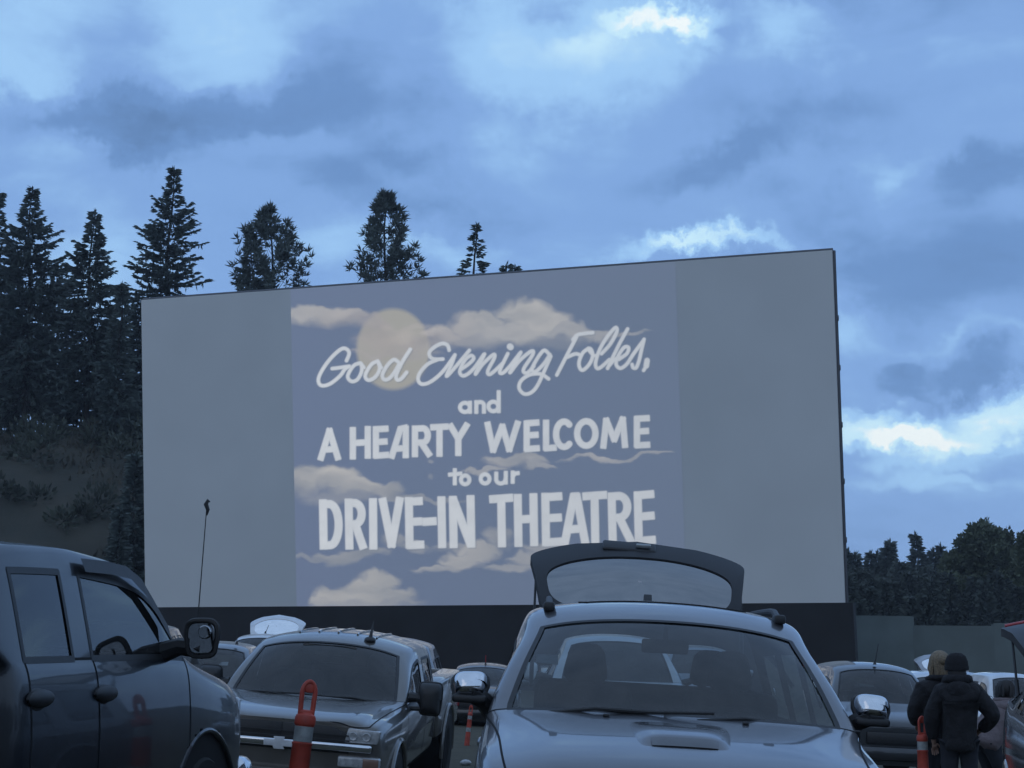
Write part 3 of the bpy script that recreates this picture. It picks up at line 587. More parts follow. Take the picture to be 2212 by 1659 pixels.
def broad_at(px, Y, zbase, lobes, seed, label, **k):    # lobes: px, py, rx, ry in pixels
    b = at(px, 1380, Y); s = Y / FPX; base = (b.x, Y, zbase); rg = random.Random(seed)
    bl = []
    for (x, y, rx, ry) in lobes:
        p = at(x, y, Y); bl.append((p.x - b.x, rg.uniform(-1.2, 1.2), p.z - zbase, rx * s, ry * s))
    return broadleaf('broadleaf_tree', base, bl, seed, label, **k)
broad_at(2122, 140, -.6, [(2122, 1185, 42, 46), (2100, 1160, 20, 30), (2124, 1150, 18, 28), (2150, 1165, 22, 28), (2078, 1190, 24, 36), (2092, 1165, 14, 26), (2172, 1185, 18, 42), (2110, 1230, 56, 50), (2160, 1230, 40, 50), (2058, 1225, 24, 34), (2120, 1290, 80, 60), (2050, 1290, 50, 50), (2180, 1290, 46, 55), (2036, 1250, 18, 24)], 31,
    'big leafy broadleaf tree rising above the fence at right', n=60000, leaf=.30, group='trees behind the fence')
broad_at(2206, 132, -.6, [(2203, 1180, 14, 28), (2214, 1200, 18, 30), (2206, 1240, 14, 26), (2226, 1250, 30, 60), (2215, 1300, 40, 50)], 32, 'loose leafy tree at the right picture border', n=20000, leaf=.28, group='trees behind the fence')
G3 = 'small firs on the far skyline right of the screen'
for i, (px, py, hw, lab) in enumerate([(1834, 1192, 12, 'far fir tip touching the right edge of the screen'), (1850, 1200, 10, 'second little fir tip from the screen on the skyline'), (1881, 1197, 10, 'narrow dark fir tip left of the skyline pair'), (1893, 1197, 14, 'squat dark fir tip just left of the skyline pair'),
        (1912, 1185, 11, 'shorter left one of the skyline fir pair'), (1922, 1172, 15, 'taller right one of the skyline fir pair'), (1979, 1156, 34, 'largest skyline fir, alone with ragged sides'), (2018, 1192, 13, 'little fir right of the largest skyline fir'), (2033, 1181, 16, 'pointed fir beside the big leafy tree')]):
    tree_at(px, py, 175, hw * 1.25, 50 + i, lab, base=-1.0, group=G3, crown0=.1, spray=.6, dens=.9, shape=.8)
# the wood behind them reads as one mass
rg = np.random.default_rng(60); CS, DS, LS = [], [], []
for i in range(330):
    Y = rg.uniform(118, 200); px = rg.uniform(1780, 2480); h = (rg.uniform(1212, 1262) if Y > 150 else rg.uniform(1235, 1300)); p = at(px, h, Y); r_ = rg.uniform(1.2, 2.2); top = p.z
    k = 800; t = rg.random(k) ** .7; a = rg.random(k) * 6.283; rr = r_ * (1 - t) * (.5 + .5 * rg.random(k)) + .1
    c = np.stack([p.x + np.cos(a) * rr, Y + np.sin(a) * rr, -1 + (top + 1) * t], 1); CS.append(c); DS.append(np.stack([np.cos(a), np.sin(a), rg.normal(.1, .5, k)], 1)); LS.append(.22 + .3 * rg.random(k))
L = np.concatenate(LS); V, Fq = sprays(np.concatenate(CS), np.concatenate(DS), L, L * .5, rg)
tag(rawmesh('far_wood', V, Fq, mat('wood_foliage', (.058, .072, .062), .85, noise_amt=.4, noise_scale=.12)), kind='stuff')
# ================================================================ VEHICLES
# Local frame: x across, y from the nose (0) to the tail, z up from the ground.
def subdivide(bm, level=2):
    me = bpy.data.meshes.new('tmp'); bm.to_mesh(me); bm.free(); o = bpy.data.objects.new('tmp', me); COL.objects.link(o)
    md = o.modifiers.new('s', 'SUBSURF'); md.levels = level; md.render_levels = level; md.boundary_smooth = 'PRESERVE_CORNERS'
    dg = bpy.context.evaluated_depsgraph_get(); ev = o.evaluated_get(dg); m2 = ev.to_mesh()
    V = np.empty(len(m2.vertices) * 3); m2.vertices.foreach_get('co', V); V = V.reshape(-1, 3)
    Fq = np.array([list(p.vertices) for p in m2.polygons]); P = np.empty(len(m2.polygons), dtype=int); m2.polygons.foreach_get('material_index', P)
    ev.to_mesh_clear(); bpy.data.objects.remove(o); bpy.data.meshes.remove(me); return V, Fq, P
def piece(name, V, Fq, mats, parent, seams=(), inset=0.0, normals=None, deg=40):
    """one part cut out of the subdivided shell, with its shut lines / rubber lying on its border"""
    used = np.unique(Fq); mp = -np.ones(len(V), int); mp[used] = np.arange(len(used)); vs = [Vector(V[i]) for i in used]
    if inset: vs = [v - Vector(normals[i]) * inset for v, i in zip(vs, used)]
    mb = MB(); mb.add(vs, [tuple(mp[list(f)]) for f in Fq]); n0 = len(mb.f)
    for (edges, w, lift, slot) in seams:
        for (a, b, nn) in edges:
            A, B, nv = Vector(V[a]), Vector(V[b]), Vector(nn); d = (B - A)
            if d.length < 1e-5: continue
            d.normalize(); sd = nv.cross(d).normalized() * w / 2; A = A - d * w * .3 + nv * lift; B = B + d * w * .3 + nv * lift
            mb.add([A - sd, A + sd, B + sd, B - sd], [(0, 1, 2, 3)], slot)
    me = bpy.data.meshes.new(name); me.from_pydata(mb.v, [], mb.f)
    for m in mats: me.materials.append(m)
    me.polygons.foreach_set('material_index', mb.m); me.update(); smooth_angle(me, deg)
    o = bpy.data.objects.new(name, me); COL.objects.link(o); o.parent = parent; return o
BODY, HOOD, ROOF, SCREEN, DFR, DFL, DRR, DRL, WFR, WFL, WRR, WRL, QR, QL, BACK, PIL, COWL, NOSE, PIL2 = range(19)
def row(pts): return [(p[0], p[1], p[2] if len(p) > 2 else 0.0) for p in pts]
def make_shell(S):
    """control cage -> dense shell.  S: dict of dimensions"""
    w, zs = S['w'], S['sill']; g = S
    def low(y, ze, wf=1.0, bul=1.0):
        return [(w * .62 * wf, zs - .06), (w * .955 * wf, zs), (w * .99 * wf * bul, zs + (ze - zs) * .28), (w * wf * bul, zs + (ze - zs) * .62), (w * .985 * wf, ze - .065)]
    st = []     # (y, rows, name)
    def hoodst(y, ze, zc, wf=1.0, tag_=''):
        k = zc - ze; st.append((y, row(low(y, ze, wf) + [(w * .94 * wf, ze - .012), (w * .88 * wf, ze + k * .12), (w * .80 * wf, ze + k * .22), (w * .66 * wf, ze + k * .55 + g.get('crease', .0)), (w * .34 * wf, ze + k * .9), (0, zc)]), tag_))
    nh = g['hood']                       # list (y, edge z, centre z, width factor)
    for (y, ze, zc, wf) in nh: hoodst(y, ze, zc, wf, 'hood')
    yc, zb, zc = g['yc'], g['belt'], g['zcowl']; cb = g.get('cowl_bow', .10)
    st.append((yc, row(low(yc, zb) + [(w * .955, zb), (g['gw'] + g.get('ap', .05) * 1.5, zb + .03, .01), (g['gw'] + g.get('ap', .05), zb + .045, .0), (g['gw'], zb + (zc - zb) * .6 + .02, -.02), (g['gw'] * .52, zc, -cb * .8), (0, zc + .005, -cb)]), 'cowl'))
    yr, zr, wt = g['yr'], g['zr'], g['wt']  # roof front, roof edge height, roof half width
    def cab(y, zr_, dz=0.0, tagn='cab', fr=0.0, belt=zb, wtf=1.0, wl=1.0):
        wt_ = wt * wtf
        return (y, row(low(y, belt, wl) + [(w * .955 * wl, belt), (wt_ + .025, zr_ - g.get('head', .135) + dz), (wt_ - .015, zr_ - g.get('rail', .05) + dz), (wt_ - .07, zr_ - .012 + dz, fr * .3), (wt_ * .5, zr_ + g['crown'] * .75 + dz, fr * .85), (0, zr_ + g['crown'] + dz, fr)]), tagn)
    A = st[-1]; B = cab(yr, zr, g.get('hdz', -.055), 'front', -.07)
    mid = []
    for k in range(11):
        if k < 6: mid.append((A[1][k][0], A[1][k][1] * .5 + B[1][k][1] * .5, 0.0))
        else: mid.append(((A[1][k][0] + B[1][k][0]) / 2 + (.012 if k < 10 else 0), (A[1][k][1] + B[1][k][1]) / 2 + .022, (A[1][k][2] + B[1][k][2]) / 2))
    st.append((yc + (yr - yc) * .5, mid, 'mid')); st.append(B)
    for (y, dz, nm, kw) in g['cab']: st.append(cab(y, zr, dz, nm, **kw))
    bm = bmesh.new(); nr = 11; vv = []
    for (y, rw, nm) in st:
        Rr = [bm.verts.new((x, y + dy, z)) for (x, z, dy) in rw]; Ll = [bm.verts.new((-x, y + dy, z)) if x > 1e-6 else Rr[i] for i, (x, z, dy) in enumerate(rw)]; vv.append((Rr, Ll))
    ids = [nm for (_, _, nm) in st]; part = {}
    cre = bm.edges.layers.float.get('crease_edge') or bm.edges.layers.float.new('crease_edge')
    def quad(a, b, c, d, p, flip):
        f = bm.faces.new((a, b, c, d) if not flip else (d, c, b, a)); f.material_index = p; return f
    segs = g['segs']                     # per station gap: what the rows are
    for i in range(len(st) - 1):
        sg = segs[i]
        for j in range(nr - 1):
            for s in (0, 1):
                q = vv[i][s], vv[i + 1][s]; p = BODY
                if sg == 'hood': p = HOOD if j >= 6 else BODY
                elif sg in ('ws', 'ws2'): p = SCREEN if j >= 8 else (BODY if j >= 6 else ((WFR, WFL)[s] if j == 5 else ((DFR, DFL)[s] if j >= 1 else BODY)))
                elif sg in ('f', 'r', 'q', 'p', 'b', 'v'):
                    if j >= 8: p = ROOF
                    elif j >= 6: p = ROOF if j == 7 else BODY
                    elif j == 5: p = {'f': (WFR, WFL)[s], 'r': (WRR, WRL)[s], 'q': (QR, QL)[s], 'p': (PIL, PIL2)[s], 'b': BODY, 'v': BODY}[sg]
                    elif j >= 1: p = {'f': (DFR, DFL)[s], 'r': (DRR, DRL)[s], 'p': (DRR, DRL)[s], 'q': BODY, 'b': BODY, 'v': (DRR, DRL)[s]}[sg]
                elif sg == 'rw': p = BACK if j >= 8 else BODY
                try: quad(q[0][j], q[0][j + 1], q[1][j + 1], q[1][j], p, s == 0)
                except ValueError: pass
    # caps
    def cap(k, rows, p, flip):
        Rr, Ll = vv[k]
        for j in rows:
            vs = [Rr[j], Rr[j + 1], Ll[j + 1], Ll[j]] if Rr[j + 1] is not Ll[j + 1] else [Rr[j], Rr[j + 1], Ll[j]]
            f = bm.faces.new(vs if not flip else vs[::-1]); f.material_index = p
    cap(0, range(0, 10), NOSE, False)
    if g.get('rear_cap'): cap(len(st) - 1, range(0, g['rear_cap']), BODY, True)
    bm.edges.ensure_lookup_table()
    def crease(a, b, c):
        e = bm.edges.get((a, b))
        if e: e[cre] = c
    for i in range(len(st) - 1):
        for s in (0, 1):
            for j, c in g.get('row_crease', {5: .45, 7: .25}).items(): crease(vv[i][s][j], vv[i + 1][s][j], c)
    for i, (y, rw, nm) in enumerate(st):
        c = {'cowl': .75, 'front': .3, 'end': .6}.get(nm, 0)
        if i == 0: c = .35
        if c:
            for s in (0, 1):
                for j in range((5 if nm != 'front' else 8) if i else 2, 10): crease(vv[i][s][j], vv[i][s][j + 1], c)
    bmesh.ops.recalc_face_normals(bm, faces=bm.faces[:])
    return subdivide(bm, g.get('lev', 2))
def vehicle(S, name, label, cat, paint_m, group=None, glass_m=None, trim_m=None, door_handles=None, wheels=True, flare=False, interior=True, roof_m=None):
    root = tag(empty(name), label, cat, group); V, Fq, P = make_shell(S); w = S['w']; gm = glass_m or M['glass']
    # smooth normals
    fn = np.cross(V[Fq[:, 2]] - V[Fq[:, 0]], V[Fq[:, 3]] - V[Fq[:, 1]]); fc = V[Fq].mean(1)
    vn = np.zeros_like(V)
    for k in range(4): np.add.at(vn, Fq[:, k], fn)
    vn /= np.linalg.norm(vn, axis=1, keepdims=True) + 1e-12
    # wheel arches
    kill = np.zeros(len(Fq), bool)
    for (ya, zw, ra) in S['arches']: kill |= ((fc[:, 1] - ya) ** 2 + (fc[:, 2] - zw) ** 2 < (ra + .02) ** 2) & (np.abs(fc[:, 0]) > w - .32) & (fc[:, 2] < zw + ra + .05) & (np.abs(fn[:, 0]) > .3 * np.linalg.norm(fn, axis=1))
    Fk, Pk = Fq[~kill], P[~kill]; fnk = fn[~kill] / (np.linalg.norm(fn[~kill], axis=1, keepdims=True) + 1e-12)
    em = {}
    for fi, f in enumerate(Fk):
        for k in range(4):
            a, b = f[k], f[(k + 1) % 4]; em.setdefault((min(a, b), max(a, b)), []).append(fi)
    def border(p, ok=lambda q: True, zmin=-1):
        out = []
        for (a, b), fs in em.items():
            if len(fs) == 2 and (Pk[fs[0]] == p) != (Pk[fs[1]] == p):
                o = Pk[fs[1]] if Pk[fs[0]] == p else Pk[fs[0]]
                if ok(o) and (V[a][2] + V[b][2]) / 2 > zmin: nn = fnk[fs[0]] + fnk[fs[1]]; out.append((a, b, nn / (np.linalg.norm(nn) + 1e-9)))
        return out
    def faces(p): return Fk[Pk == p]
    GL = (WFR, WFL, WRR, WRL, QR, QL, BACK, SCREEN)
    seam = S.get('seam', .008); parts = {}
    body = piece('body', V, Fk[np.isin(Pk, (BODY, NOSE, COWL))], [paint_m, M['gap']], root); parts['body'] = body
    parts['hood'] = piece('hood', V, faces(HOOD), [paint_m, M['gap']], root, [(border(HOOD, lambda q: q in (BODY, NOSE)), seam, .0015, 1)])
    parts['roof'] = piece('roof', V, faces(ROOF), [roof_m or paint_m, M['gap']], root)
    parts['windshield'] = piece('windshield', V, faces(SCREEN), [gm, M['plastic']], root, [(border(SCREEN), S.get('rub', .022), .002, 1)], .004, vn)
    if (Pk == BACK).any(): parts['rear_window'] = piece('rear_window', V, faces(BACK), [gm, M['plastic']], root, [(border(BACK), .022, .002, 1)], .004, vn)
    for (dp, wp, side, end) in ((DFR, WFR, 1, 'f'), (DFL, WFL, -1, 'f'), (DRR, WRR, 1, 'r'), (DRL, WRL, -1, 'r')):
        if not (Pk == dp).any(): continue
        d = piece('door', V, faces(dp), [paint_m, M['gap']], root, [(border(dp, lambda q: q not in GL), seam, .0015, 1)]); parts[(end, side)] = d
        if (Pk == wp).any(): piece('door_window', V, faces(wp), [S.get('side_glass', gm), trim_m or M['plastic']], d, [(border(wp), S.get('rub', .022), .002, 1)], .004, vn)
        hy = S.get('handle_' + end)
        if hy:
            mb = MB(); hm_ = S.get('handle_m', paint_m); xx = S.get('handle_x', w * .985); zz_ = S.get('handle_z', S['belt'] - .15)
            hs = S.get('handle_s', 1.0); mb.ball((side * (xx + .010), hy, zz_), (.028, .105 * hs, .030 * hs), 14, 12); mb.ball((side * (xx - .010), hy + .015, zz_ - .008), (.026, .085 * hs, .042 * hs), 14, 12); mb.build('door_handle', hm_, d)
    for (qp) in (QR, QL):
        if (Pk == qp).any(): piece('quarter_window', V, faces(qp), [S.get('side_glass', gm), M['plastic']], root, [(border(qp), .022, .002, 1)], .004, vn)
    for pp in (PIL, PIL2):
        if (Pk == pp).any(): piece('door_pillar', V, faces(pp), [S.get('pil_m', paint_m), M['gap']], root, [(border(pp, lambda q: q in GL), .012, .001, 1)])
    # wheels
    if wheels:
        for (ya, zw, ra) in S['arches']:
            for s in (1, -1):
                mb = MB(); mb.tube([(s * (w - .02), ya, zw), (s * (w - .36), ya, zw)], ra + .012, 28); wl_ = mb.build('wheel_well', M['gap'], root)
                wh = empty('wheel'); wh.parent = root; wh.location = (s * (w - .13), ya, zw)
                T = Matrix.Rotation(R(90) * s, 4, 'Y'); rt = S['tyre']; mb = MB()
                mb.lathe([(rt * .62, -.11), (rt * .92, -.125), (rt, -.09), (rt, .09), (rt * .92, .125), (rt * .62, .11)], 32, M=T); mb.build('tyre', M['rubber'], wh)
                mb = MB(); mb.lathe([(rt * .63, -.09), (rt * .6, .06), (rt * .63, .105)], 28, M=T)
                for q in range(6): mb.box((0, 0, 0), (rt * 1.1, .07, .03), bev=.008, M=T @ Matrix.Translation((0, 0, .06)) @ Matrix.Rotation(q * R(60), 4, 'Z'))
                mb.lathe([(0, .10), (.05, .10), (.06, .06)], 14, M=T); mb.build('rim', M['alloy'], wh)
                if True:
                    mb = MB(); a0, a1 = (-8, 188)
                    mb.tube([(s * (w * .992 - .004), ya + math.cos(R(a0 + (a1 - a0) * i / 26)) * (ra + .012), zw + math.sin(R(a0 + (a1 - a0) * i / 26)) * (ra + .012)) for i in range(27)], .030 if flare else .016, 8)
                    mb.build('wheel_arch_flare', paint_m, root)
    mb = MB(); mb.box((0, (S['yc'] + S['yend']) / 2 - .25, S['sill'] + .03), (w * 1.7, S['yend'] - S['yc'] + .1, .12)); mb.box((0, S['yc'] * .5, S['sill'] + .05), (w * 1.2, S['yc'] * .8, .1)); mb.build('cabin_floor', M['trim'], root)
    if interior: cabin(root, S)
    root['_'] = 0; del root['_']
    return root, parts, (V, Fk, Pk)
def cabin(root, S, seat_m=None):
    w, yc, zb = S['w'], S['yc'], S['belt']; sm = seat_m or M['seat']; y1 = S['y_seat']
    mb = MB(); mb.grid(lambda u, v: ((u - .5) * w * 1.62, yc - .02 + v * .62 - .12 * math.cos((u - .5) * 3), zb - .02 + .035 * math.sin(v * 2.6) - .13 * max(0, v - .75) * 4 + .03 * math.exp(-((u - .73) / .1) ** 2) * math.sin(v * 3.14)), 24, 10)
    mb.box((0, yc + .5, zb - .22), (w * 1.62, .2, .3), bev=.06); mb.build('dashboard', M['trim'], root)
    mb = MB(); T = Matrix.Translation((w * .42, yc + .66, zb - .06)) @ Matrix.Rotation(R(62), 4, 'X')
    mb.tube([T @ Vector((.19 * math.cos(a * R(15)), .19 * math.sin(a * R(15)), 0)) for a in range(24)], .016, 8, closed=True); mb.tube([T @ Vector((-.18, 0, 0)), T @ Vector((0, 0, -.03)), T @ Vector((.18, 0, 0))], .018); mb.tube([T @ Vector((0, -.18, 0)), T @ Vector((0, 0, -.03)), T @ Vector((0, 0, -.3))], .02)
    mb.build('steering_wheel', M['trim'], root)
    def seat(x, y, wd):
        s = empty('seat'); s.parent = root; s.location = (x, y, 0); mb = MB(); mb.box((0, 0, zb - .46), (wd, .5, .16), bev=.05, seg=3); mb.build('seat_base', sm, s)
        mb = MB(); mb.box((0, .30, zb - .12), (wd, .15, .62), rot=(R(-14), 0, 0), bev=.06, seg=3); mb.build('backrest', sm, s)
        for q in ([0] if wd < .8 else [-.36, .36]):
            mb = MB(); mb.box((q, .42, zb + .29), (.25, .12, .21), rot=(R(-10), 0, 0), bev=.058, seg=4, taper=(.72, .8)); mb.tube([(q - .06, .41, zb + .24), (q - .06, .40, zb + .12)], .008); mb.tube([(q + .06, .41, zb + .24), (q + .06, .40, zb + .12)], .008); mb.build('headrest', sm, s)
    seat(w * .42, y1, .5); seat(-w * .42, y1, .5)
    if S.get('y_seat2'): seat(0, S['y_seat2'], 1.3)
    mb = MB(); mb.box((0, S['yr'] + .02, S['zr'] - .17), (.24, .03, .07), bev=.012); mb.tube([(0, S['yr'] + .02, S['zr'] - .14), (0, S['yr'] + .0, S['zr'] - .07)], .012); mb.build('rear_view_mirror', M['trim'], root)
def set_pose(root, anchor, world, yaw=0.0, pitch=0.0, roll=0.0):
    Rm = Matrix.Rotation(R(yaw), 4, 'Z') @ Matrix.Rotation(R(pitch), 4, 'X') @ Matrix.Rotation(R(roll), 4, 'Y')
    root.rotation_euler = Rm.to_euler(); root.location = Vector(world) - Rm @ Vector(anchor); return root
def side_mirror(root, pos, size, m_shell, ex=.52, arm_to=None, m_glass=None, arm_m=None, lean=0.0, extra=None):
    """shell bulges towards the nose (y-), glass looks to the tail (y+)"""
    e = empty('side_mirror'); e.parent = root; e.location = pos; W_, H_, D_ = size; mb = MB()
    def sh(u, v):
        a = u * 2 * math.pi; r = 1.0; c, s = math.cos(a), math.sin(a)
        X_ = math.copysign(abs(c) ** ex, c) * W_ / 2; Z_ = math.copysign(abs(s) ** ex, s) * H_ / 2
        k = math.cos(v * math.pi / 2) ** .55; return (X_ * k * (1 - .10 * (Z_ < 0) * 1), -D_ * math.sin(v * math.pi / 2), Z_ * k + lean * X_)
    mb.grid(sh, 40, 12); mb.build('mirror_shell', m_shell, e, 60)
    mb = MB(); mb.grid(lambda u, v: (sh(u, 0)[0] * (1 - v) * .98, .012 - .02 * (v < .15), sh(u, 0)[2] * (1 - v) * .98), 40, 6); mb.build('mirror_glass', m_glass or M['mirror'], e, 30)
    mb = MB(); mb.tube([sh(u / 40, 0) for u in range(40)], .012, 6, closed=True); mb.build('mirror_rim', M['plastic'], e)
    if arm_to:
        mb = MB(); a = Vector(arm_to) - Vector(pos)
        mb.tube([a, a * .55 + Vector((0, -.02, -.02 * 0)), Vector((0, -.03, -H_ * .3))], [.055, .045, .05], 8); mb.build('mirror_arm', arm_m or M['plastic'], e)
    return e
def whip(root, p, d, L, m, r=.0022, base=True):
    e = empty('antenna'); e.parent = root; e.location = p; mb = MB(); mb.lathe([(.03, 0), (.026, .012), (.012, .05), (.007, .06)], 12); mb.build('antenna_base', M['plastic'], e)
    mb = MB(); d = Vector(d).normalized(); mb.tube([d * .04, d * L * .5, d * L], [r * 1.5, r * 1.2, r], 6); mb.build('antenna_mast', m, e); return e
def wiper(root, a, b, c):
    mb = MB(); mb.tube([a, Vector(a).lerp(b, .5) + Vector((0, -.01, .02)), b], .009, 6); mb.tube([Vector(b).lerp(c, -.55), c], .008, 6); mb.build('wiper', M['plastic'], root)
# ================================================================ THE PARKED CARS
CAB_P = [(2.34, .0, 'cab', {}), (2.60, .015, 'cab', {}), (2.70, .015, 'cab', {}), (3.40, .005, 'cab', {}), (3.62, -.03, 'end', {'wtf': .97, 'wl': .985})]
SEG_P = ['hood'] * 4 + ['ws', 'ws', 'f', 'f', 'p', 'r', 'b']
def pickup_spec(**k):
    S = dict(w=1.0, sill=.48, hood=[(0, 1.02, 1.05, .93), (.06, 1.08, 1.11, .96), (.40, 1.15, 1.195, .985), (.95, 1.19, 1.24, 1.0)], yc=1.40, belt=1.23, zcowl=1.27, gw=.80, yr=2.12, zr=1.80, wt=.70, crown=.06,
             cab=CAB_P, segs=SEG_P, rear_cap=10, arches=[(.88, .42, .47)], tyre=.39, yend=3.6, y_seat=2.25, y_seat2=3.05, handle_f=2.40, handle_r=3.22)
    S.update(k); return S
CAB_W = [(2.12, .008, 'cab', {}), (2.44, .02, 'cab', {}), (2.53, .022, 'cab', {}), (3.32, .018, 'cab', {}), (3.42, .016, 'cab', {}), (4.10, -.005, 'cab', {}), (4.30, -.02, 'end', {'wtf': .96, 'wl': .97})]
SEG_W = ['hood'] * 4 + ['ws', 'ws', 'f', 'f', 'p', 'r', 'b', 'q', 'b']
def wagon_spec(**k):
    S = dict(w=.87, sill=.34, hood=[(0, .80, .82, .92), (.06, .87, .90, .95), (.32, .94, .985, .98), (.75, .995, 1.05, 1.0)], yc=1.18, belt=1.03, zcowl=1.11, gw=.745, yr=1.90, zr=1.60, wt=.635, crown=.055, cowl_bow=.12,
             cab=CAB_W, segs=SEG_W, rear_cap=0, arches=[(.85, .34, .38), (3.55, .34, .38)], tyre=.33, yend=4.25, y_seat=1.95, y_seat2=2.85, handle_f=2.25, handle_r=3.15)
    S.update(k); return S
def bed(root, S, m, y0=3.70, y1=5.55, top=1.28):
    w = S['w']; mb = MB()
    for s in (1, -1):
        mb.box((s * (w * .985 - .045), (y0 + y1) / 2, (top + .62) / 2), (.09, y1 - y0, top - .62), bev=.03, seg=3); mb.box((s * (w * .95 - .10), (y0 + y1) / 2, top - .03), (.20, y1 - y0 - .02, .07), bev=.02)
    mb.box((0, y0 + .04, (top + .62) / 2), (w * 1.8, .06, top - .64), bev=.01); mb.box((0, (y0 + y1) / 2, .70), (w * 1.8, y1 - y0, .08)); mb.build('cargo_bed', m, root)
    mb = MB(); mb.box((0, y1 + .035, (top + .62) / 2), (w * 1.84, .07, top - .64), bev=.02, seg=3); mb.box((0, y1 + .075, top - .16), (.24, .02, .09), bev=.01); mb.build('tailgate', m, root)
    mb = MB(); mb.box((0, y1 + .16, .60), (w * 1.86, .14, .18), bev=.04, seg=3); mb.build('rear_bumper', M['chrome'], root)
    for s in (1, -1): mb = MB(); mb.box((s * (w - .08), y1 + .08, top - .25), (.14, .02, .36), bev=.008); mb.build('tail_light', M['red'], root)
    ya = (y0 + y1) / 2 - .02; ra = S['arches'][0][2]; zw = S['arches'][0][1]; rt = S['tyre']
    for s in (1, -1):
        mb = MB(); mb.tube([(s * (w - .0), ya, zw), (s * (w - .36), ya, zw)], ra + .012, 28); mb.build('wheel_well', M['gap'], root)
        T = Matrix.Translation((s * (w - .11), ya, zw)) @ Matrix.Rotation(R(90) * s, 4, 'Y'); wh = empty('wheel'); wh.parent = root
        mb = MB(); mb.lathe([(rt * .62, -.11), (rt * .92, -.125), (rt, -.09), (rt, .09), (rt * .92, .125), (rt * .62, .11)], 32, M=T); mb.build('tyre', M['rubber'], wh)
        mb = MB(); mb.lathe([(rt * .63, -.09), (rt * .6, .06), (rt * .63, .105)], 28, M=T); mb.lathe([(0, .10), (.07, .10), (.2, .05)], 14, M=T); mb.build('rim', M['alloy'], wh)
        mb = MB(); mb.tube([(s * (w * .99 + .004), ya + math.cos(R(-8 + 196 * i / 26)) * (ra + .012), zw + math.sin(R(-8 + 196 * i / 26)) * (ra + .012)) for i in range(27)], .024, 8); mb.build('wheel_arch_flare', m, root)
def hatch(root, yh, zh, hw0, hw1, L, ang, m, gm, lip=.09, hole=(.86, .33, .33), thick=.05):
    """raised tailgate hinged on the rear roof edge; outer skin faces up"""
    ca, sa = math.cos(R(ang)), math.sin(R(ang)); n = 96
    def P(u, v): hw = hw0 + (hw1 - hw0) * v; b = .06 * math.sin(math.pi * min(max(v, 0), 1)); q = v * L; return Vector((u * hw, yh + ca * q - sa * b - .05 * u * u * v, zh + sa * q + ca * b - (.035 + lip * v) * u * u))
    cu, cv, ch = hole
    def inner(a): c, s = math.cos(a), math.sin(a); return (cu * math.copysign(abs(c) ** .62, c), cv + ch * math.copysign(abs(s) ** .62, s))
    def outer(a): c, s = math.cos(a), math.sin(a); return (1.0 * math.copysign(abs(c) ** .22, c), .48 + .52 * math.copysign(abs(s) ** .22, s))
    bm = bmesh.new(); rings = []
    for k in range(9):
        t = k / 8; rings.append([bm.verts.new(P(*[inner(2 * math.pi * i / n)[q] * (1 - t) + outer(2 * math.pi * i / n)[q] * t for q in (0, 1)])) for i in range(n)])
    for k in range(8):
        for i in range(n): bm.faces.new((rings[k][i], rings[k + 1][i], rings[k + 1][(i + 1) % n], rings[k][(i + 1) % n]))
    off = Vector((0, sa, -ca)) * thick; low = [[bm.verts.new(v.co + off) for v in r_] for r_ in rings]
    for k in range(8):
        for i in range(n): bm.faces.new((low[k][i], low[k][(i + 1) % n], low[k + 1][(i + 1) % n], low[k + 1][i]))
    for k in (0, 8):
        for i in range(n): bm.faces.new((rings[k][i], rings[k][(i + 1) % n], low[k][(i + 1) % n], low[k][i]))
    mb = MB(); mb.addbm(bm); g = mb.build('tailgate', m, root, 40)
    mb = MB(); rr = [[P(*[(inner(2 * math.pi * i / n)[0]) * t * 1.01, cv + (inner(2 * math.pi * i / n)[1] - cv) * t * 1.01]) + Vector((0, .004, -.008)) for i in range(n)] for t in (.02, .35, .7, 1)]
    for a in rr: mb.v += [tuple(p) for p in a]
    for k in range(3):
        for i in range(n): mb.f.append((k * n + i, (k + 1) * n + i, (k + 1) * n + (i + 1) % n, k * n + (i + 1) % n)); mb.m.append(0)
    mb.build('rear_window', gm, g, 60)
    for s in (1, -1):
        mb = MB(); a = P(s * .97, .62) - Vector((0, 0, .03)); b = Vector((s * (hw0 + .04), yh + .02, zh - .50)); mb.tube([b, b.lerp(a, .55)], .014); mb.tube([b.lerp(a, .5), a], .008); mb.build('gas_strut', M['plastic'], root)
    return g, P
def face_lamps(root, S, y, z, w_, h_, xin, m=None, am=None):
    for s in (1, -1):
        mb = MB(); mb.box((s * (xin + w_ / 2), y, z), (w_, .08, h_), bev=.02, seg=3); e = mb.build('headlight', m or M['lamp'], root)

# ---------------------------------------------------------------- navy pickup on the left, seen from its right rear quarter
S = pickup_spec(lev=3, row_crease={5: .6, 7: .75, 3: .3}, head=.062, rail=.022, hdz=-.035, w=1.0, yc=1.33, belt=1.375, zcowl=1.40, gw=.86, yr=1.78, zr=1.885, wt=.835, crown=.035, sill=.55, hood=[(.20, 1.13, 1.16, .91), (.24, 1.18, 1.21, .95), (.50, 1.25, 1.30, .985), (.98, 1.315, 1.36, 1.0)],
    arches=[(1.02, .45, .53)], tyre=.42, handle_m=M['plastic'], handle_z=1.225, handle_s=1.3, seam=.012, rub=.030, handle_f=2.50, handle_r=3.24)
t1, pt, (V1, F1, P1) = vehicle(S, 'pickup_truck', 'dark navy crew cab pickup seen from behind its right flank, at left edge', 'pickup', M['navy'], glass_m=M['dark'])
bed(t1, S, M['navy'], top=1.36)
side_mirror(t1, (-1.165, 1.66, 1.475), (.165, .18, .11), M['plastic'], arm_to=(-.93, 1.60, 1.40), lean=.0)
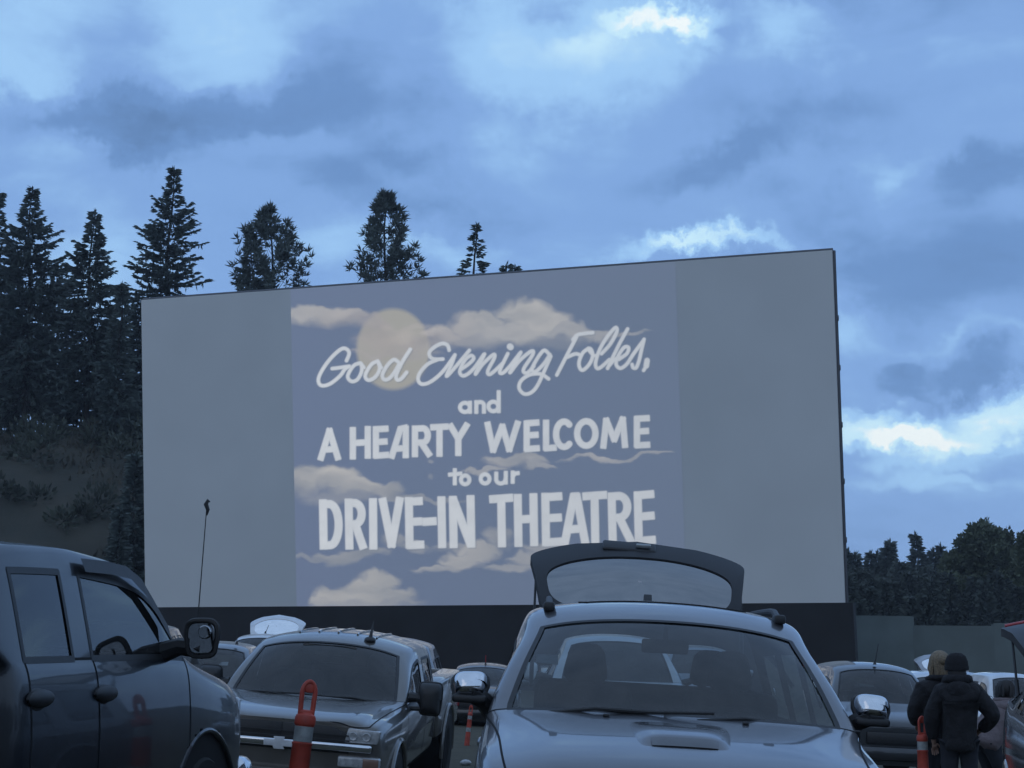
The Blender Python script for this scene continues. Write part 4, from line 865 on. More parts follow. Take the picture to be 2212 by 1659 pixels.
side_mirror(t1, (1.20, 1.66, 1.475), (.185, .20, .11), M['plastic'], arm_to=(.93, 1.60, 1.40))
mb = MB(); mb.lathe([(.0, 0), (.030, .002), (.034, .008), (.030, .012)], 18, M=Matrix.Translation((-1.185, 1.675, 1.505)) @ Matrix.Rotation(R(-90), 4, 'X')); mb.build('blind_spot_mirror', M['mirror'], t1)
# smoked visor strip over the front door window
mb = MB(); vis = []
def winedge(y, z):     # outer skin near the window head
    return -(.865 + (1.82 - z) * .22)
pth = [(2.56, 1.825), (2.25, 1.825), (1.98, 1.81), (1.80, 1.755), (1.68, 1.655), (1.54, 1.53)]
for k, dz in enumerate((0.012, -.05)):
    for (y, z) in pth: vis.append((winedge(y, z + dz) - .016 - .012 * k, y, z + dz - (.02 if k and y < 1.9 else 0)))
mb.add(vis, [(i, i + 1, 7 + i, 6 + i) for i in range(5)]); mb.build('window_visor', M['plastic'], t1)
an = whip(t1, (-.90, .98, 1.335), (-.07, .03, 1), .86, M['plastic'], .0028)
mb = MB(); tp = Vector((-.07, .03, 1)).normalized() * .86
mb.tube([tp + Vector((0, 0, -.06)), tp + Vector((-.006, 0, -.03)), tp + Vector((.006, 0, .0)), tp + Vector((-.006, 0, .022)), tp + Vector((-.016, 0, .012))], [.004, .011, .013, .009, .004], 8); mb.build('antenna_topper', M['plastic'], an)
wiper(t1, (-.1, 1.30, 1.40), (-.55, 1.42, 1.42), (-.1, 1.40, 1.43))
mb = MB(); mb.box((0, .18, 1.0), (1.5, .06, .28), bev=.03); mb.build('grille', M['plastic'], t1)
mb = MB(); mb.box((0, .10, .68), (1.9, .22, .24), bev=.06, seg=3); mb.build('front_bumper', M['chrome'], t1)
face_lamps(t1, S, .22, 1.02, .30, .24, .62)
set_pose(t1, (-1.0, 2.65, 1.375), at(207, 1427, 8.5), yaw=171)

# ---------------------------------------------------------------- silver blue wagon with its hatch up
S = wagon_spec(lev=3, side_glass=M['tint'], hdz=-.085, seam=.010, rub=.026, w=.915, gw=.835, ap=.030, wt=.725, hood=[(0, .80, .82, .90), (.06, .88, .91, .94), (.32, .95, 1.0, .98), (.75, 1.005, 1.07, 1.0)], crease=.012)
t2, pt, (V2, F2, P2) = vehicle(S, 'station_wagon', 'silver blue hatchback wagon facing us with chrome mirrors and raised tailgate', 'car', M['suv'], glass_m=M['glass'])
bv = BVHTree.FromPolygons([Vector(v) for v in V2], [list(f) for f in F2])
def drop(x, y, z=3.0):
    h = bv.ray_cast(Vector((x, y, z)), Vector((0, 0, -1))); return h[0].z if h[0] else 0
# hood scoop with a forward mouth
def scoop(u, v):
    x = (u - .5) * 2; yy = .98 - v * .585; hw = .235 - .045 * v ** 2; f = max(0, 1 - abs(x) ** 5); rise = min(1, v / .72); rise = rise * rise * (3 - 2 * rise); fr = 1 if v < .84 else max(0, 1 - ((v - .84) / .16) ** 1.3)
    return (x * hw, yy, drop(x * hw, yy) - .003 + .036 * f * rise * fr)
mb = MB(); mb.grid(scoop, 36, 40); mb.build('hood_scoop', M['suv'], t2, 60)
mb = MB(); mb.grid(lambda u, v: (lambda q: (q[0], q[1] - .006, q[2] + .003))(scoop(.13 + .74 * u, .885 + .095 * v)), 20, 6); mb.build('scoop_mouth', M['grey'], t2)
HG, HP = hatch(t2, 4.27, 1.64, .63, .74, .98, 30, mat('hatch_paint', (.030, .032, .036), .62, .0, .0, .12, spec=.3), M['hglass'], lip=.085, hole=(.90, .33, .335))
mb = MB(); a = HP(-.28, .84); b = HP(.12, .86); c = (a + b) / 2; mb.box(c + Vector((0, .0, .006)), (.36, .13, .03), rot=(R(28), R(1.5), 0), bev=.015, seg=3); mb.build('hatch_handle', M['plastic'], HG)
mb = MB(); mb.box(HP(.05, .84) + Vector((0, -.03, .018)), (.10, .03, .022), rot=(R(26), 0, 0), bev=.006); mb.build('plate_lamp', M['band'], HG)
for s in (1, -1):
    mb = MB(); pts = [(s * .60, y, drop(s * .60, y) + .035) for y in np.linspace(2.15, 4.05, 12)]; pts[0] = (pts[0][0], pts[0][1] - .05, pts[0][2] - .03); pts[-1] = (pts[-1][0], pts[-1][1] + .05, pts[-1][2] - .03); mb.tube(pts, .018, 8)
    for y in (2.13, 4.05): mb.box((s * .60, y, drop(s * .60, y) + .015), (.06, .13, .05), bev=.015)
    mb.build('roof_rail', M['plastic'], t2)
mb = MB(); mb.tube([(x, y, drop(x, y) + .001) for x, y in [(-.40 + .8 * i / 14, 2.22) for i in range(15)] + [(.44, 2.27), (.44, 2.8), (.40, 2.85)] + [(.40 - .8 * i / 14, 2.85) for i in range(15)] + [(-.44, 2.8), (-.44, 2.27)]], .005, 5, closed=True); mb.build('sunroof_seal', M['gap'], t2)
mb = MB(); mb.prism([(-.09, 0), (.09, 0), (.05, .055), (.02, .10)], -.025, .025, .006, M=Matrix.Translation((.02, 3.9, drop(.02, 3.9) - .005)) @ Matrix.Rotation(R(90), 4, 'Z') @ Matrix.Rotation(R(90), 4, 'X')); mb.build('roof_antenna', M['plastic'], t2)
for s in (1, -1):
    mm = side_mirror(t2, (s * .965, 1.42, 1.185), (.168, .130, .09), M['chrome'], arm_to=(s * .84, 1.50, 1.08), arm_m=M['plastic'], lean=-s * .05); mm.rotation_euler = (R(-24), 0, 0)
    mb = MB(); mb.box((s * .965, 1.37, 1.130), (.165, .075, .04), bev=.015, seg=3); mb.build('mirror_base', M['plastic'], t2)
wiper(t2, (.1, 1.02, 1.10), (.55, 1.16, 1.10), (-.05, 1.08, 1.125)); wiper(t2, (-.62, 1.10, 1.09), (-.12, 1.06, 1.125), (-.66, 1.14, 1.10))
for s in (.32, -.32):
    mb = MB(); mb.box((s, .99, drop(s, .99) + .006), (.03, .022, .014), bev=.005); mb.build('washer_nozzle', M['plastic'], t2)
mb = MB(); mb.box((0, -.01, .68), (1.0, .05, .20), bev=.03); mb.build('grille', M['plastic'], t2)
mb = MB(); mb.box((0, -.03, .45), (1.62, .16, .22), bev=.06, seg=3); mb.build('front_bumper', M['suv'], t2)
face_lamps(t2, S, .06, .74, .30, .15, .47)
mb = MB(); mb.box((-.60, 1.62, 1.335), (.11, .005, .075), rot=(R(-55), 0, 0), bev=.001); mb.build('windshield_sticker', M['plate'], t2)
set_pose(t2, (0, 1.06, 1.115), at(1458, 1547, 8.8), yaw=-.6, roll=3.3)

# ---------------------------------------------------------------- pewter pickup facing us, centre left
S = pickup_spec(lev=3, row_crease={5: .6, 7: .6, 3: .3}, head=.085, ap=.03, w=.95, belt=1.16, zcowl=1.20, gw=.86, yr=2.16, zr=1.665, wt=.79, crown=.085, seam=.012, rub=.03, handle_m=M['plastic'], hood=[(0, 1.085, 1.11, .93), (.06, 1.12, 1.15, .96), (.40, 1.145, 1.19, .985), (.95, 1.15, 1.205, 1.0)], crease=.03, handle_z=1.03)
t3, pt, (V3, F3, P3) = vehicle(S, 'pickup_truck', 'pewter crew cab pickup facing us with black towing mirrors and chrome grille bar', 'pickup', M['pewter'], flare=True, glass_m=M['glass'])
bed(t3, S, M['pewter'], top=1.22)
mb = MB()
for s in (-1, 1): mb.prism([(0, 0), (s * .62, 0), (s * .62, .17), (s * .45, .23), (0, .235)], -.05, .02, .01, M=Matrix.Translation((0, -.0, .855)) @ Matrix.Rotation(R(90), 4, 'X'))
for k in range(4): mb.tube([(-.62, -.035, .88 + k * .045), (.62, -.035, .88 + k * .045)], .008, 4)
mb.build('grille', M['plastic'], t3)
mb = MB(); mb.box((0, -.05, .915), (1.66, .08, .07), bev=.02, seg=3); g3 = mb.build('grille_bar', M['chrome'], t3)
mb = MB(); mb.prism([(-.19, -.038), (-.075, -.038), (-.055, -.075), (.075, -.075), (.055, -.038), (.19, -.038), (.17, .038), (.055, .038), (.07, .075), (-.07, .075), (-.055, .038), (-.19, .038)][:12], -.02, .02, .006, M=Matrix.Translation((0, -.105, .915)) @ Matrix.Rotation(R(90), 4, 'X') @ Matrix.Scale(.72, 4)); mb.build('grille_emblem', M['plate'], g3)
for s in (1, -1):
    mb = MB(); mb.prism([(0, 0), (.30, 0), (.32, .115), (.03, .13)] if s > 0 else [(0, 0), (-.30, 0), (-.32, .115), (-.03, .13)], -.05, .06, .012, M=Matrix.Translation((s * .57, .03, .955)) @ Matrix.Rotation(R(90), 4, 'X')); h = mb.build('headlight', M['lamp'], t3)
    for q in (.08, .20): mb = MB(); mb.lathe([(.0, .0), (.035, .010), (.042, .0)], 16, M=Matrix.Translation((s * (.57 + q), -.035, 1.015)) @ Matrix.Rotation(R(90), 4, 'X')); mb.build('bulb_reflector', M['lamp'], h)
    mb = MB(); mb.box((s * .72, -.025, .79), (.38, .09, .10), bev=.02, seg=3); mb.build('fog_light', M['lamp'], t3)
    mb = MB(); mb.box((s * .83, -.075, .79), (.14, .01, .08), bev=.004); mb.build('turn_signal', M['amber'], t3)
    side_mirror(t3, (s * 1.10, 1.66, 1.235), (.22, .31, .13), M['plastic'], ex=.3, arm_to=(s * .90, 1.62, 1.24), lean=0)
    mb = MB(); mb.tube([(s * .88, 1.60, 1.13), (s * 1.10, 1.60, 1.14)], .022, 8); mb.build('mirror_arm', M['plastic'], t3)
mb = MB(); mb.box((0, -.10, .56), (1.92, .22, .26), bev=.06, seg=3); mb.build('front_bumper', M['pewter'], t3)
bv = BVHTree.FromPolygons([Vector(v) for v in V3], [list(f) for f in F3])
mb = MB(); zr_ = drop(.36, 2.28); mb.ball((.36, 2.28, zr_ + .01), (.06, .08, .035), 14, 8); mb.tube([(.36, 2.29, zr_ + .03), (.365, 2.31, zr_ + .10), (.37, 2.36, zr_ + .20)], [.022, .012, .005], 7); mb.build('roof_antenna', M['plastic'], t3)
for k in range(5):
    mb = MB(); x = -.40 + k * .2; mb.tube([(x, y, drop(x, y) + .004) for y in np.linspace(2.45, 3.4, 8)], .012, 5); mb.build('roof_rib', M['pewter'], t3)
wiper(t3, (-.15, 1.22, 1.19), (-.7, 1.36, 1.20), (-.05, 1.28, 1.225)); wiper(t3, (.62, 1.30, 1.19), (.2, 1.24, 1.22), (.70, 1.36, 1.20))
mb = MB(); mb.box((0, 2.04, 1.60), (.55, .02, .10), bev=.02); mb.build('sun_visor', M['beige'], t3)
set_pose(t3, (0, 1.28, 1.205), at(674, 1504, 18.3), yaw=-5.2, pitch=3.2, roll=4.4)

# ---------------------------------------------------------------- cars further in
def far_pickup(px, py, D, m, label, yaw=0, roll=2.5, gm=None, pitch=1.5, mir=None, **k):
    S = pickup_spec(**k); r, p_, _ = vehicle(S, 'pickup_truck', label, 'pickup', m, group='cars parked further down the lot', glass_m=gm or M['glass']); bed(r, S, m)
    mb = MB(); mb.box((0, -.01, .88), (1.3, .06, .30), bev=.03); mb.build('grille', M['plastic'], r); mb = MB(); mb.box((0, -.06, .58), (1.9, .18, .22), bev=.05); mb.build('front_bumper', M['chrome'], r); face_lamps(r, S, .0, .88, .26, .2, .66)
    for s in (1, -1): side_mirror(r, (s * 1.17, 1.58, 1.36), (.2, .24, .1), mir or M['plastic'], arm_to=(s * .9, 1.58, 1.26))
    set_pose(r, (0, 1.85, S['zr'] + .05), at(px, py, D), yaw, pitch, roll); return r, S
def far_wagon(px, py, D, m, label, yaw=0, roll=2.5, gm=None, up=False, name='station_wagon', cat='car', pitch=1.0, hm_=None, **k):
    S = wagon_spec(**k)
    if not up: S['cab'] = CAB_W[:-1] + [(4.42, -.36, 'end', {'wtf': 1.1, 'wl': .97})]; S['segs'] = SEG_W[:-1] + ['rw']; S['rear_cap'] = 8; S['yend'] = 4.4
    r, p_, _ = vehicle(S, name, label, cat, m, group='cars parked further down the lot', glass_m=gm or M['glass'])
    mb = MB(); mb.box((0, -.01, .66), (.95, .05, .18), bev=.03); mb.build('grille', M['plastic'], r); mb = MB(); mb.box((0, -.03, .45), (1.6, .16, .2), bev=.05); mb.build('front_bumper', m, r); face_lamps(r, S, .06, .72, .28, .14, .48)
    for s in (1, -1): side_mirror(r, (s * .98, 1.40, S['belt'] + .12), (.2, .15, .1), m, arm_to=(s * .80, 1.42, S['belt'] + .04))
    if up:
        wt = S['wt']; hatch(r, 4.27, S['zr'] + .02, wt - .03, wt + .07, .86, k.get('ang', up), hm_ or m, M['tint'], lip=.16, hole=(.84, .35, .36))
    set_pose(r, (0, 1.85, S['zr'] + .045), at(px, py, D), yaw, pitch, roll); return r, S
a, S = far_wagon(566, 1372, 44, M['white'], 'white wagon with arched tailgate raised, beyond the pewter pickup roof', up=34, roll=1)
whip(a, (-.1, 3.2, 1.66), (.35, .2, 1), .22, M['plastic'], .006)
a, S = far_wagon(452, 1391, 30, M['grey'], 'grey wagon between the navy pickup mirror and the pewter pickup', roll=1.0, gm=M['dark'], yaw=3)
whip(a, (.42, 2.0, 1.64), (.02, 0, 1), .26, M['plastic'], .005)
far_pickup(288, 1350, 40, M['black'], 'black pickup mostly hidden behind the navy pickup windshield', roll=1)
a, S = far_wagon(832, 1382, 26, M['grey'], 'dark grey wagon peeking out behind the right side of the pewter pickup', roll=3.5, gm=M['dark'], name='sport_utility', cat='suv')
a, S = far_wagon(1044, 1436, 44, M['black'], 'small black car seen past the left chrome mirror of the silver wagon', roll=1, gm=M['dark'], name='hatchback_car', zr=1.42, belt=.96, zcowl=1.03)
whip(a, (.05, 2.1, 1.46), (0, 0, 1), .22, M['red'], .008)
far_pickup(1332, 1376, 26, M['white'], 'white pickup seen through the glass of the silver blue wagon', roll=2, mir=M['white'])
a, S = far_wagon(1512, 1398, 40, M['silver'], 'silver car seen through the right half of the silver wagon windshield', roll=2)
a, S = far_wagon(1893, 1437, 29, M['char'], 'charcoal utility wagon facing us right of the silver wagon mirror', roll=2.8, gm=M['dark'], name='sport_utility', cat='suv', zr=1.62, roof_m=None) if False else far_wagon(1893, 1437, 29, M['char'], 'charcoal utility wagon facing us right of the silver wagon mirror', roll=2.8, gm=M['dark'], name='sport_utility', cat='suv')
whip(a, (.0, 1.98, 1.65), (.15, 0, 1), .32, M['plastic'], .006)
for s in (1, -1):
    mb = MB(); mb.box((s * .13, 1.84, 1.555), (.13, .02, .05), bev=.01); mb.build('sun_visor', M['plate'], a)
mb = MB(); mb.box((-.52, 1.50, 1.12), (.07, .02, .11), bev=.01); mb.build('windshield_glint', M['plate'], a)  # pale box standing in for a reflection low in the windshield corner
a, S = far_wagon(2028, 1456, 42, M['white'], 'white car almost hidden behind the two people in black', roll=2.5)
a, S = far_wagon(2092, 1455, 46, M['silver'], 'silver hatchback with raised tailgate behind the people', up=30, roll=2.5, gm=M['dark'])
a, S = far_wagon(2196, 1458, 44, M['white'], 'pale car roof showing between the leaning person and raised black hatch', roll=2.5, gm=M['dark'])
# silver hatchback at the right border, seen along its flank
S = wagon_spec(belt=1.02, zcowl=1.08, zr=1.52, handle_f=None, handle_r=None, head=.10)
S['cab'] = [(2.12, .008, 'cab', {}), (2.44, .01, 'cab', {}), (2.53, .008, 'cab', {}), (3.22, -.08, 'cab', {'wtf': .98}), (3.30, -.10, 'cab', {'wtf': .98}), (3.98, -.285, 'cab', {'wtf': 1.04, 'belt': 1.05}), (4.15, -.34, 'end', {'wtf': 1.06, 'wl': .97, 'belt': 1.06})]
t9, pt, (V9, F9, P9) = vehicle(S, 'hatchback_car', 'silver hatchback cut by the right border with its black red-lit tailgate raised', 'car', M['silver'], glass_m=M['dark'], trim_m=M['chrome'])
HG9, HP9 = hatch(t9, 3.75, 1.34, .72, .86, .98, 14, M['plastic'], M['tint'], lip=.075, hole=(.80, .30, .28))
for s in (1, -1):
    mb = MB(); mb.tube([HP9(s * (.94 - .5 * q / 6), 1.0 - .012) + Vector((0, 0, .006)) for q in range(7)], .011, 8); mb.build('tail_light', M['red'], HG9)
mb = MB(); mb.box((0, -.03, .45), (1.6, .16, .2), bev=.05); mb.build('front_bumper', M['silver'], t9)
set_pose(t9, (-.84, 3.98, 1.06), at(2172, 1511, 11.0), yaw=-12, roll=1)

# ---------------------------------------------------------------- orange delineator posts between the bays
def delineator(px, py, D, lean, h, label, s=1.0):
    p = at(px, py, D); r = tag(empty('delineator_post', (p.x + math.sin(-lean) * -h * 0, D, p.z - h)), label, 'delineator', 'orange delineator posts'); r.scale = (s, s, s); h /= s
    mb = MB(); mb.prism([(-.18, -.14), (.18, -.14), (.18, .14), (-.18, .14)], -.02, .045, .02); mb.lathe([(.10, .04), (.075, .09), (.06, .10)], 20); mb.build('rubber_base', M['rubber'], r)
    hb = h - .175; mb = MB(); mb.lathe([(.064, .05), (.060, hb * .3), (.056, hb * .62), (.053, hb - .165), (.056, hb - .16), (.056, hb - .152), (.050, hb - .148), (.050, hb - .062), (.054, hb - .058), (.057, hb - .05), (.057, hb - .02), (.052, hb - .005), (.03, hb + .01)], 26); mb.build('post', M['orange'], r)
    for z0, z1 in ((hb - .146, hb - .064), (hb - .44, hb - .34)):
        rr = .0575 if z0 < hb - .3 else .0515
        mb = MB(); mb.lathe([(rr, z0), (rr, z1)], 26); mb.build('reflective_band', M['band'], r)
    mb = MB(); L = .185
    pts = [(-.034, 0, hb), (-.036, 0, hb + L * .45), (-.036, 0, hb + L * .68), (-.024, 0, hb + L * .86), (0, 0, hb + L * .95), (.024, 0, hb + L * .86), (.036, 0, hb + L * .68), (.036, 0, hb + L * .45), (.034, 0, hb)]
    pts = [tuple(q) for q in smooth3(pts)]
    mb.tube(pts, .0135, 10); mb.box((0, 0, hb + .01), (.085, .04, .03), bev=.012); mb.box((0, .0, hb + L * .76), (.05, .024, .05), bev=.010); mb.build('handle_loop', M['orange'], r)
    r.rotation_euler = (0, lean, R(25)); r.rotation_mode = 'XYZ'
    top = Matrix.Rotation(R(25), 4, 'Z') @ Matrix.Rotation(lean, 4, 'Y') @ Vector((0, 0, h * s)); r.location = Vector((p.x, D, p.z)) - top; return r
def smooth3(p, n=4):
    out = []; k = len(p); P_ = [Vector(q) for q in p]
    for i in range(k - 1):
        a, b, c, d = P_[max(i - 1, 0)], P_[i], P_[i + 1], P_[min(i + 2, k - 1)]
        for j in range(n): t = j / n; out.append(.5 * (2 * b + (c - a) * t + (2 * a - 5 * b + 4 * c - d) * t * t + (3 * b - a - 3 * c + d) * t ** 3))
    return out + [P_[-1]]
delineator(670, 1473, 10.3, R(7), 1.15, 'nearest orange post with open handle, in front of the pewter pickup')
delineator(1018, 1524, 35, R(7), .84, 'far orange post between the pewter pickup and the silver wagon', .78)
delineator(1991, 1549, 19, R(0), 1.09, 'orange post beside the people in black at right')
# a pale scrap lying on the dirt
mb = MB(); mb.ball((0, 0, 0), (.09, .06, .05), 10, 6); q = at(1006, 1622, 30); q.z = float(gz(q.x, 30)) + .04
o = mb.build('litter_scrap', M['plate'], None, 40, q); tag(o, 'small crumpled white scrap on the dirt below the far orange post', 'litter')
# ================================================================ PEOPLE
skin_m = mat('skin', (.30, .19, .15), .55, noise_amt=.1); blond = mat('blond_hair', (.22, .17, .11), .6, noise_amt=.35, noise_scale=60, bump=.5, bump_scale=150); darkhair = mat('dark_hair', (.012, .011, .012), .55, noise_amt=.3, noise_scale=60)
blackcloth = mat('black_cloth', (.012, .012, .015), .9, noise_amt=.25, bump=1.0, bump_scale=9); greycloth = mat('grey_pink_cloth', (.155, .125, .13), .9, noise_amt=.2, noise_scale=6, bump=.5, bump_scale=14); jeans = mat('dark_jeans', (.022, .025, .034), .9, noise_amt=.2); wool = mat('black_wool', (.014, .014, .017), .95, bump=.6, bump_scale=120)
shoe = mat('shoe', (.02, .02, .02), .7, noise_amt=.2); tanbox = mat('tan_board', (.20, .18, .155), .8, noise_amt=.15)
def skin_mesh(name, J, E, root, m, parent, sub=2):
    """J: name -> (point, radius or (rx, ry)); E: list of chains"""
    me = bpy.data.meshes.new(name); ks = list(J); ix = {k: i for i, k in enumerate(ks)}
    ed = []
    for ch in E: ed += [(ix[a], ix[b]) for a, b in zip(ch[:-1], ch[1:])]
    me.from_pydata([J[k][0] for k in ks], ed, []); o = bpy.data.objects.new(name, me); COL.objects.link(o)
    o.modifiers.new('sk', 'SKIN'); md = o.modifiers.new('ss', 'SUBSURF'); md.levels = sub; md.render_levels = sub
    for i, k in enumerate(ks):
        r = J[k][1]; sv = me.skin_vertices[0].data[i]; sv.radius = r if isinstance(r, tuple) else (r, r); sv.use_root = (k == root)
    dg = bpy.context.evaluated_depsgraph_get(); m2 = bpy.data.meshes.new_from_object(o.evaluated_get(dg)); bpy.data.objects.remove(o); bpy.data.meshes.remove(me)
    m2.materials.clear(); m2.materials.append(m); m2.name = name; m2.polygons.foreach_set('use_smooth', [True] * len(m2.polygons))
    o = bpy.data.objects.new(name, m2); COL.objects.link(o)
    if parent: o.parent = parent
    return o
def person(px, ptop, D, h, face, label, hair, coat, legs, pose, hat=None, coat_len=.78):
    """face: heading in degrees, 0 looks away from the camera (+y)"""
    p = at(px, ptop, D); r = tag(empty('person', (p.x, D, p.z - h)), label, 'person', 'people standing among the cars'); s = h / 1.70
    r.rotation_euler = (0, 0, R(face)); r.scale = (s, s, s)
    P = dict(hip=(0, 0, .92), chest=(0, 0, 1.28), neck=(0, 0, 1.44), head=(0, .02, 1.58), lel=(-.26, -.02, 1.12), lha=(-.24, .10, .88), rel=(.26, -.02, 1.12), rha=(.24, .10, .88), lk=(-.10, .03, .50), la=(-.11, -.02, .08), rk=(.10, .03, .50), ra=(.11, -.02, .08)); P.update(pose)
    V_ = {k: Vector(v) for k, v in P.items()}; up = (V_['neck'] - V_['hip']).normalized(); sh = V_['chest'].lerp(V_['neck'], .55)
    J = dict(hip=(V_['hip'], (.15, .11)), waist=(V_['hip'].lerp(V_['chest'], .45), (.125, .095)), chest=(V_['chest'], (.155, .11)), shc=(sh, (.13, .085)), neck=(V_['neck'], .055), nk2=(V_['neck'].lerp(V_['head'], .4), .055), head=(V_['head'], (.078, .092)), crown=(V_['head'] + (V_['head'] - V_['neck']).normalized() * .085, (.062, .078)),
             lh=(V_['hip'] + Vector((-.09, 0, -.06)), .09), lk=(V_['lk'], .058), la=(V_['la'], .04), lt=(V_['la'] + Vector((-.02, .16, -.04)), .035), rh=(V_['hip'] + Vector((.09, 0, -.06)), .09), rk=(V_['rk'], .058), ra=(V_['ra'], .04), rt=(V_['ra'] + Vector((.02, .16, -.04)), .035),
             ls=(sh + Vector((-.165, 0, .0)), .058), lel=(V_['lel'], .043), lw=(V_['lha'], .028), rs=(sh + Vector((.165, 0, .0)), .058), rel=(V_['rel'], .043), rw=(V_['rha'], .028))
    E = [['hip', 'waist', 'chest', 'shc', 'neck', 'nk2', 'head', 'crown'], ['hip', 'lh', 'lk', 'la', 'lt'], ['hip', 'rh', 'rk', 'ra', 'rt'], ['shc', 'ls', 'lel', 'lw'], ['shc', 'rs', 'rel', 'rw']]
    for q in 'lr':
        w_ = V_[q + 'ha']; d = (w_ - V_[q + 'el']).normalized(); sd = d.cross(Vector((0, 1, 0)) if abs(d.y) < .8 else Vector((0, 0, 1))).normalized(); n = d.cross(sd)
        J[q + 'pm'] = (w_ + d * .06, (.030, .018)); E.append([q + 'w', q + 'pm'])
        for i, (o_, ln) in enumerate(((-.028, .062), (-.010, .074), (.010, .070), (.027, .056))):
            b = w_ + d * .085 + sd * o_; J[f'{q}f{i}a'] = (b, .009); J[f'{q}f{i}b'] = (b + d * ln * .55 + n * .008, .008); J[f'{q}f{i}c'] = (b + d * ln * .85 + n * .028, .007); E.append([q + 'pm', f'{q}f{i}a', f'{q}f{i}b', f'{q}f{i}c'])
        b = w_ + d * .035 + sd * .036 * (1 if q == 'l' else -1); J[q + 'ta'] = (b, .010); J[q + 'tb'] = (b + d * .04 + sd * .018 * (1 if q == 'l' else -1) + n * .01, .008); E.append([q + 'pm', q + 'ta', q + 'tb'])
    body = skin_mesh('body', J, E, 'hip', skin_m, r)
    # face: nose, eyes, ears on the head (looking +y)
    hd = V_['head'] + Vector((0, 0, .03)); mb = MB()
    mb.ball(hd + Vector((0, .098, -.03)), (.014, .018, .022), 10, 6)
    for s_ in (1, -1): mb.ball(hd + Vector((s_ * .085, -.005, -.015)), (.012, .022, .032), 8, 6)
    mb.box(hd + Vector((0, .088, -.075)), (.05, .012, .012), bev=.004); mb.build('face', skin_m, r)
    mb = MB()
    for s_ in (1, -1): mb.ball(hd + Vector((s_ * .032, .083, .0)), (.011, .008, .007), 8, 6)
    mb.build('eyes', darkhair, r)
    mb = MB(); hh = hd + Vector((0, -.016, .022)); rg = random.Random(int(px))
    if hat:
        mb.lathe([(.112, -.03), (.116, .01), (.112, .05), (.092, .10), (.055, .128), (0, .135)], 22, M=Matrix.Translation(hh)); mb.lathe([(.118, -.045), (.122, -.03), (.122, -.005), (.117, .005)], 22, M=Matrix.Translation(hh)); mb.build('knit_hat', hat, r)
        mb = MB(); mb.ball(hh + Vector((0, -.03, -.075)), (.095, .075, .085), 16, 8); mb.build('hair', hair, r)
    else:
        mb.ball(hh, (.108, .118, .122), 22, 14)
        if hair is blond:
            for k in range(46):
                a = rg.uniform(math.pi * .95, math.pi * 2.05); x, y = .1 * math.cos(a), .1 * math.sin(a); L = rg.uniform(.10, .21)
                mb.tube([hh + Vector((x * .8, y * .8, .05)), hh + Vector((x * 1.12, y * 1.1, -.06)), hh + Vector((x * 1.05 + rg.uniform(-.02, .02), y * .9, -L))], [.022, .020, .007], 6)
            mb.ball(hh + Vector((-.02, -.11, .03)), (.05, .045, .055), 12, 8)
        else:
            for k in range(30):
                a = rg.uniform(0, 6.28); mb.tube([hh + Vector((.06 * math.cos(a), .06 * math.sin(a), .09)), hh + Vector((.115 * math.cos(a), .12 * math.sin(a), .02)), hh + Vector((.11 * math.cos(a), .11 * math.sin(a) - .01, -.06 - .05 * rg.random()))] if math.sin(a) < .5 else [hh + Vector((0, 0, .1)), hh + Vector((.07 * math.cos(a), .1, .09))], .018, 5)
        mb.build('hair', hair, r, 60)
    # coat and trousers follow the body
    k = 1.22; b = V_['hip'] + Vector((0, 0, .92 - coat_len * .92 - .03)) if False else V_['hip'] - up * (.02 + .10)
    b = V_['hip'] - up * .16; JC = dict(hem=(b, (.255, .20)), waist=(J['waist'][0], (.235, .185)), chest=(J['chest'][0], (.235, .185)), shc=(sh, (.19, .15)), nk=(V_['neck'] + up * (.07 if hat else .03), (.105, .105) if hat else (.098, .095)), ls=(J['ls'][0] + Vector((-.01, 0, -.01)), .108), lel=(V_['lel'], .092), lw=(V_['lha'] - (V_['lha'] - V_['lel']).normalized() * .015, .064), rs=(J['rs'][0] + Vector((.01, 0, -.01)), .108), rel=(V_['rel'], .092), rw=(V_['rha'] - (V_['rha'] - V_['rel']).normalized() * .015, .064))
    skin_mesh('coat', JC, [['hem', 'waist', 'chest', 'shc', 'nk'], ['shc', 'ls', 'lel', 'lw'], ['shc', 'rs', 'rel', 'rw']], 'waist', coat, r)
    # collar or hood gathered at the neck
    mb = MB(); cn = V_['neck'] + up * .01
    ring = [cn + Vector((math.cos(q * R(20)) * .115, math.sin(q * R(20)) * .105 - .01, .02 + (.035 if hat else .015) * (math.sin(q * R(20)) < 0))) for q in range(18)]
    mb.tube(ring, .045 if hat else .03, 8, closed=True)
    if hat: mb.ball(cn + Vector((0, -.13, -.06)), (.13, .065, .10), 16, 10)
    mb.build('hood' if hat else 'collar', coat, r, 60)
    JT = dict(top=(V_['hip'] + Vector((0, 0, .04)), (.165, .125)), lh=(J['lh'][0], .115), lk=(V_['lk'], .078), la=(V_['la'] + Vector((0, 0, .0)), .062), rh=(J['rh'][0], .115), rk=(V_['rk'], .078), ra=(V_['ra'], .062))
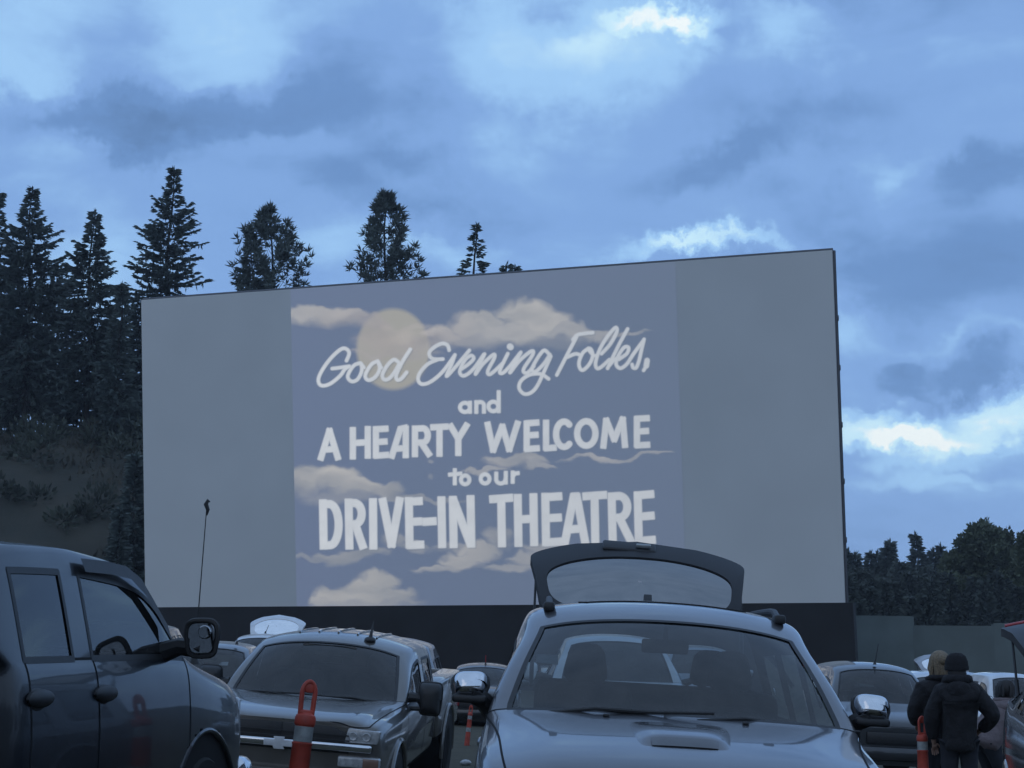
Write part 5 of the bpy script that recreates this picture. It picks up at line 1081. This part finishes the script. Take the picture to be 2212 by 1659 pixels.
    skin_mesh('trousers', JT, [['top', 'lh', 'lk', 'la'], ['top', 'rh', 'rk', 'ra']], 'top', legs, r)
    for q in 'lr':
        c = V_[q + 'a']; mb = MB(); mb.box(c + Vector((0, .07, -.035)), (.095, .27, .085), bev=.035, seg=3); mb.build('shoe', shoe, r)
    return r
person(2026, 1417, 19.3, 1.70, 14, 'person with loose blond hair in a black coat, seen from behind', blond, blackcloth, jeans, dict(lel=(-.27, .02, 1.12), lha=(-.16, .20, 1.02), head=(.02, .02, 1.585)))
person(2066, 1424, 18.8, 1.67, -8, 'person in a dark knit cap and bulky black jacket, elbow out at right', darkhair, blackcloth, jeans, dict(rel=(.36, -.03, 1.13), rha=(.22, .17, .98), lel=(-.27, .0, 1.12), chest=(.02, .0, 1.27)), hat=wool)
person(2138, 1448, 20.6, 1.52, -62, 'dark haired person in a grey pink top bending beside the silver wagon', darkhair, greycloth, jeans, dict(hip=(0, -.10, .88), chest=(0, .14, 1.18), neck=(0, .22, 1.30), head=(0, .27, 1.42), lel=(-.22, .34, .98), lha=(-.18, .46, .74), rel=(.22, .34, .98), rha=(.18, .48, .72)))
p = at(2136, 1562, 21.5); r = tag(empty('storage_box', (p.x, 21.5, p.z - .28)), 'pale tan lidded box behind the people in black', 'box')
mb = MB(); mb.box((0, 0, .14), (.62, .40, .28), bev=.02); mb.build('box_body', tanbox, r); mb = MB(); mb.box((0, 0, .31), (.66, .44, .07), bev=.02); mb.build('lid', tanbox, r)
mb = MB(); mb.box((0, 0, -.13), (.56, .36, .26), bev=.02); mb.build('box_base', tanbox, r)
# ================================================================ AIR
hm_ = bpy.data.materials.new('dusk_air'); hm_.use_nodes = True; ht = hm_.node_tree; ht.nodes.remove(ht.nodes['Principled BSDF'])
pv = ht.nodes.new('ShaderNodeVolumePrincipled'); pv.inputs['Color'].default_value = (.80, .88, 1.0, 1); pv.inputs['Density'].default_value = .00036
ht.links.new(pv.outputs[0], ht.nodes['Material Output'].inputs['Volume'])
mb = MB(); mb.box((0, 250, 16), (2000, 2500, 46)); tag(mb.build('haze', hm_, None, 0), kind='stuff')
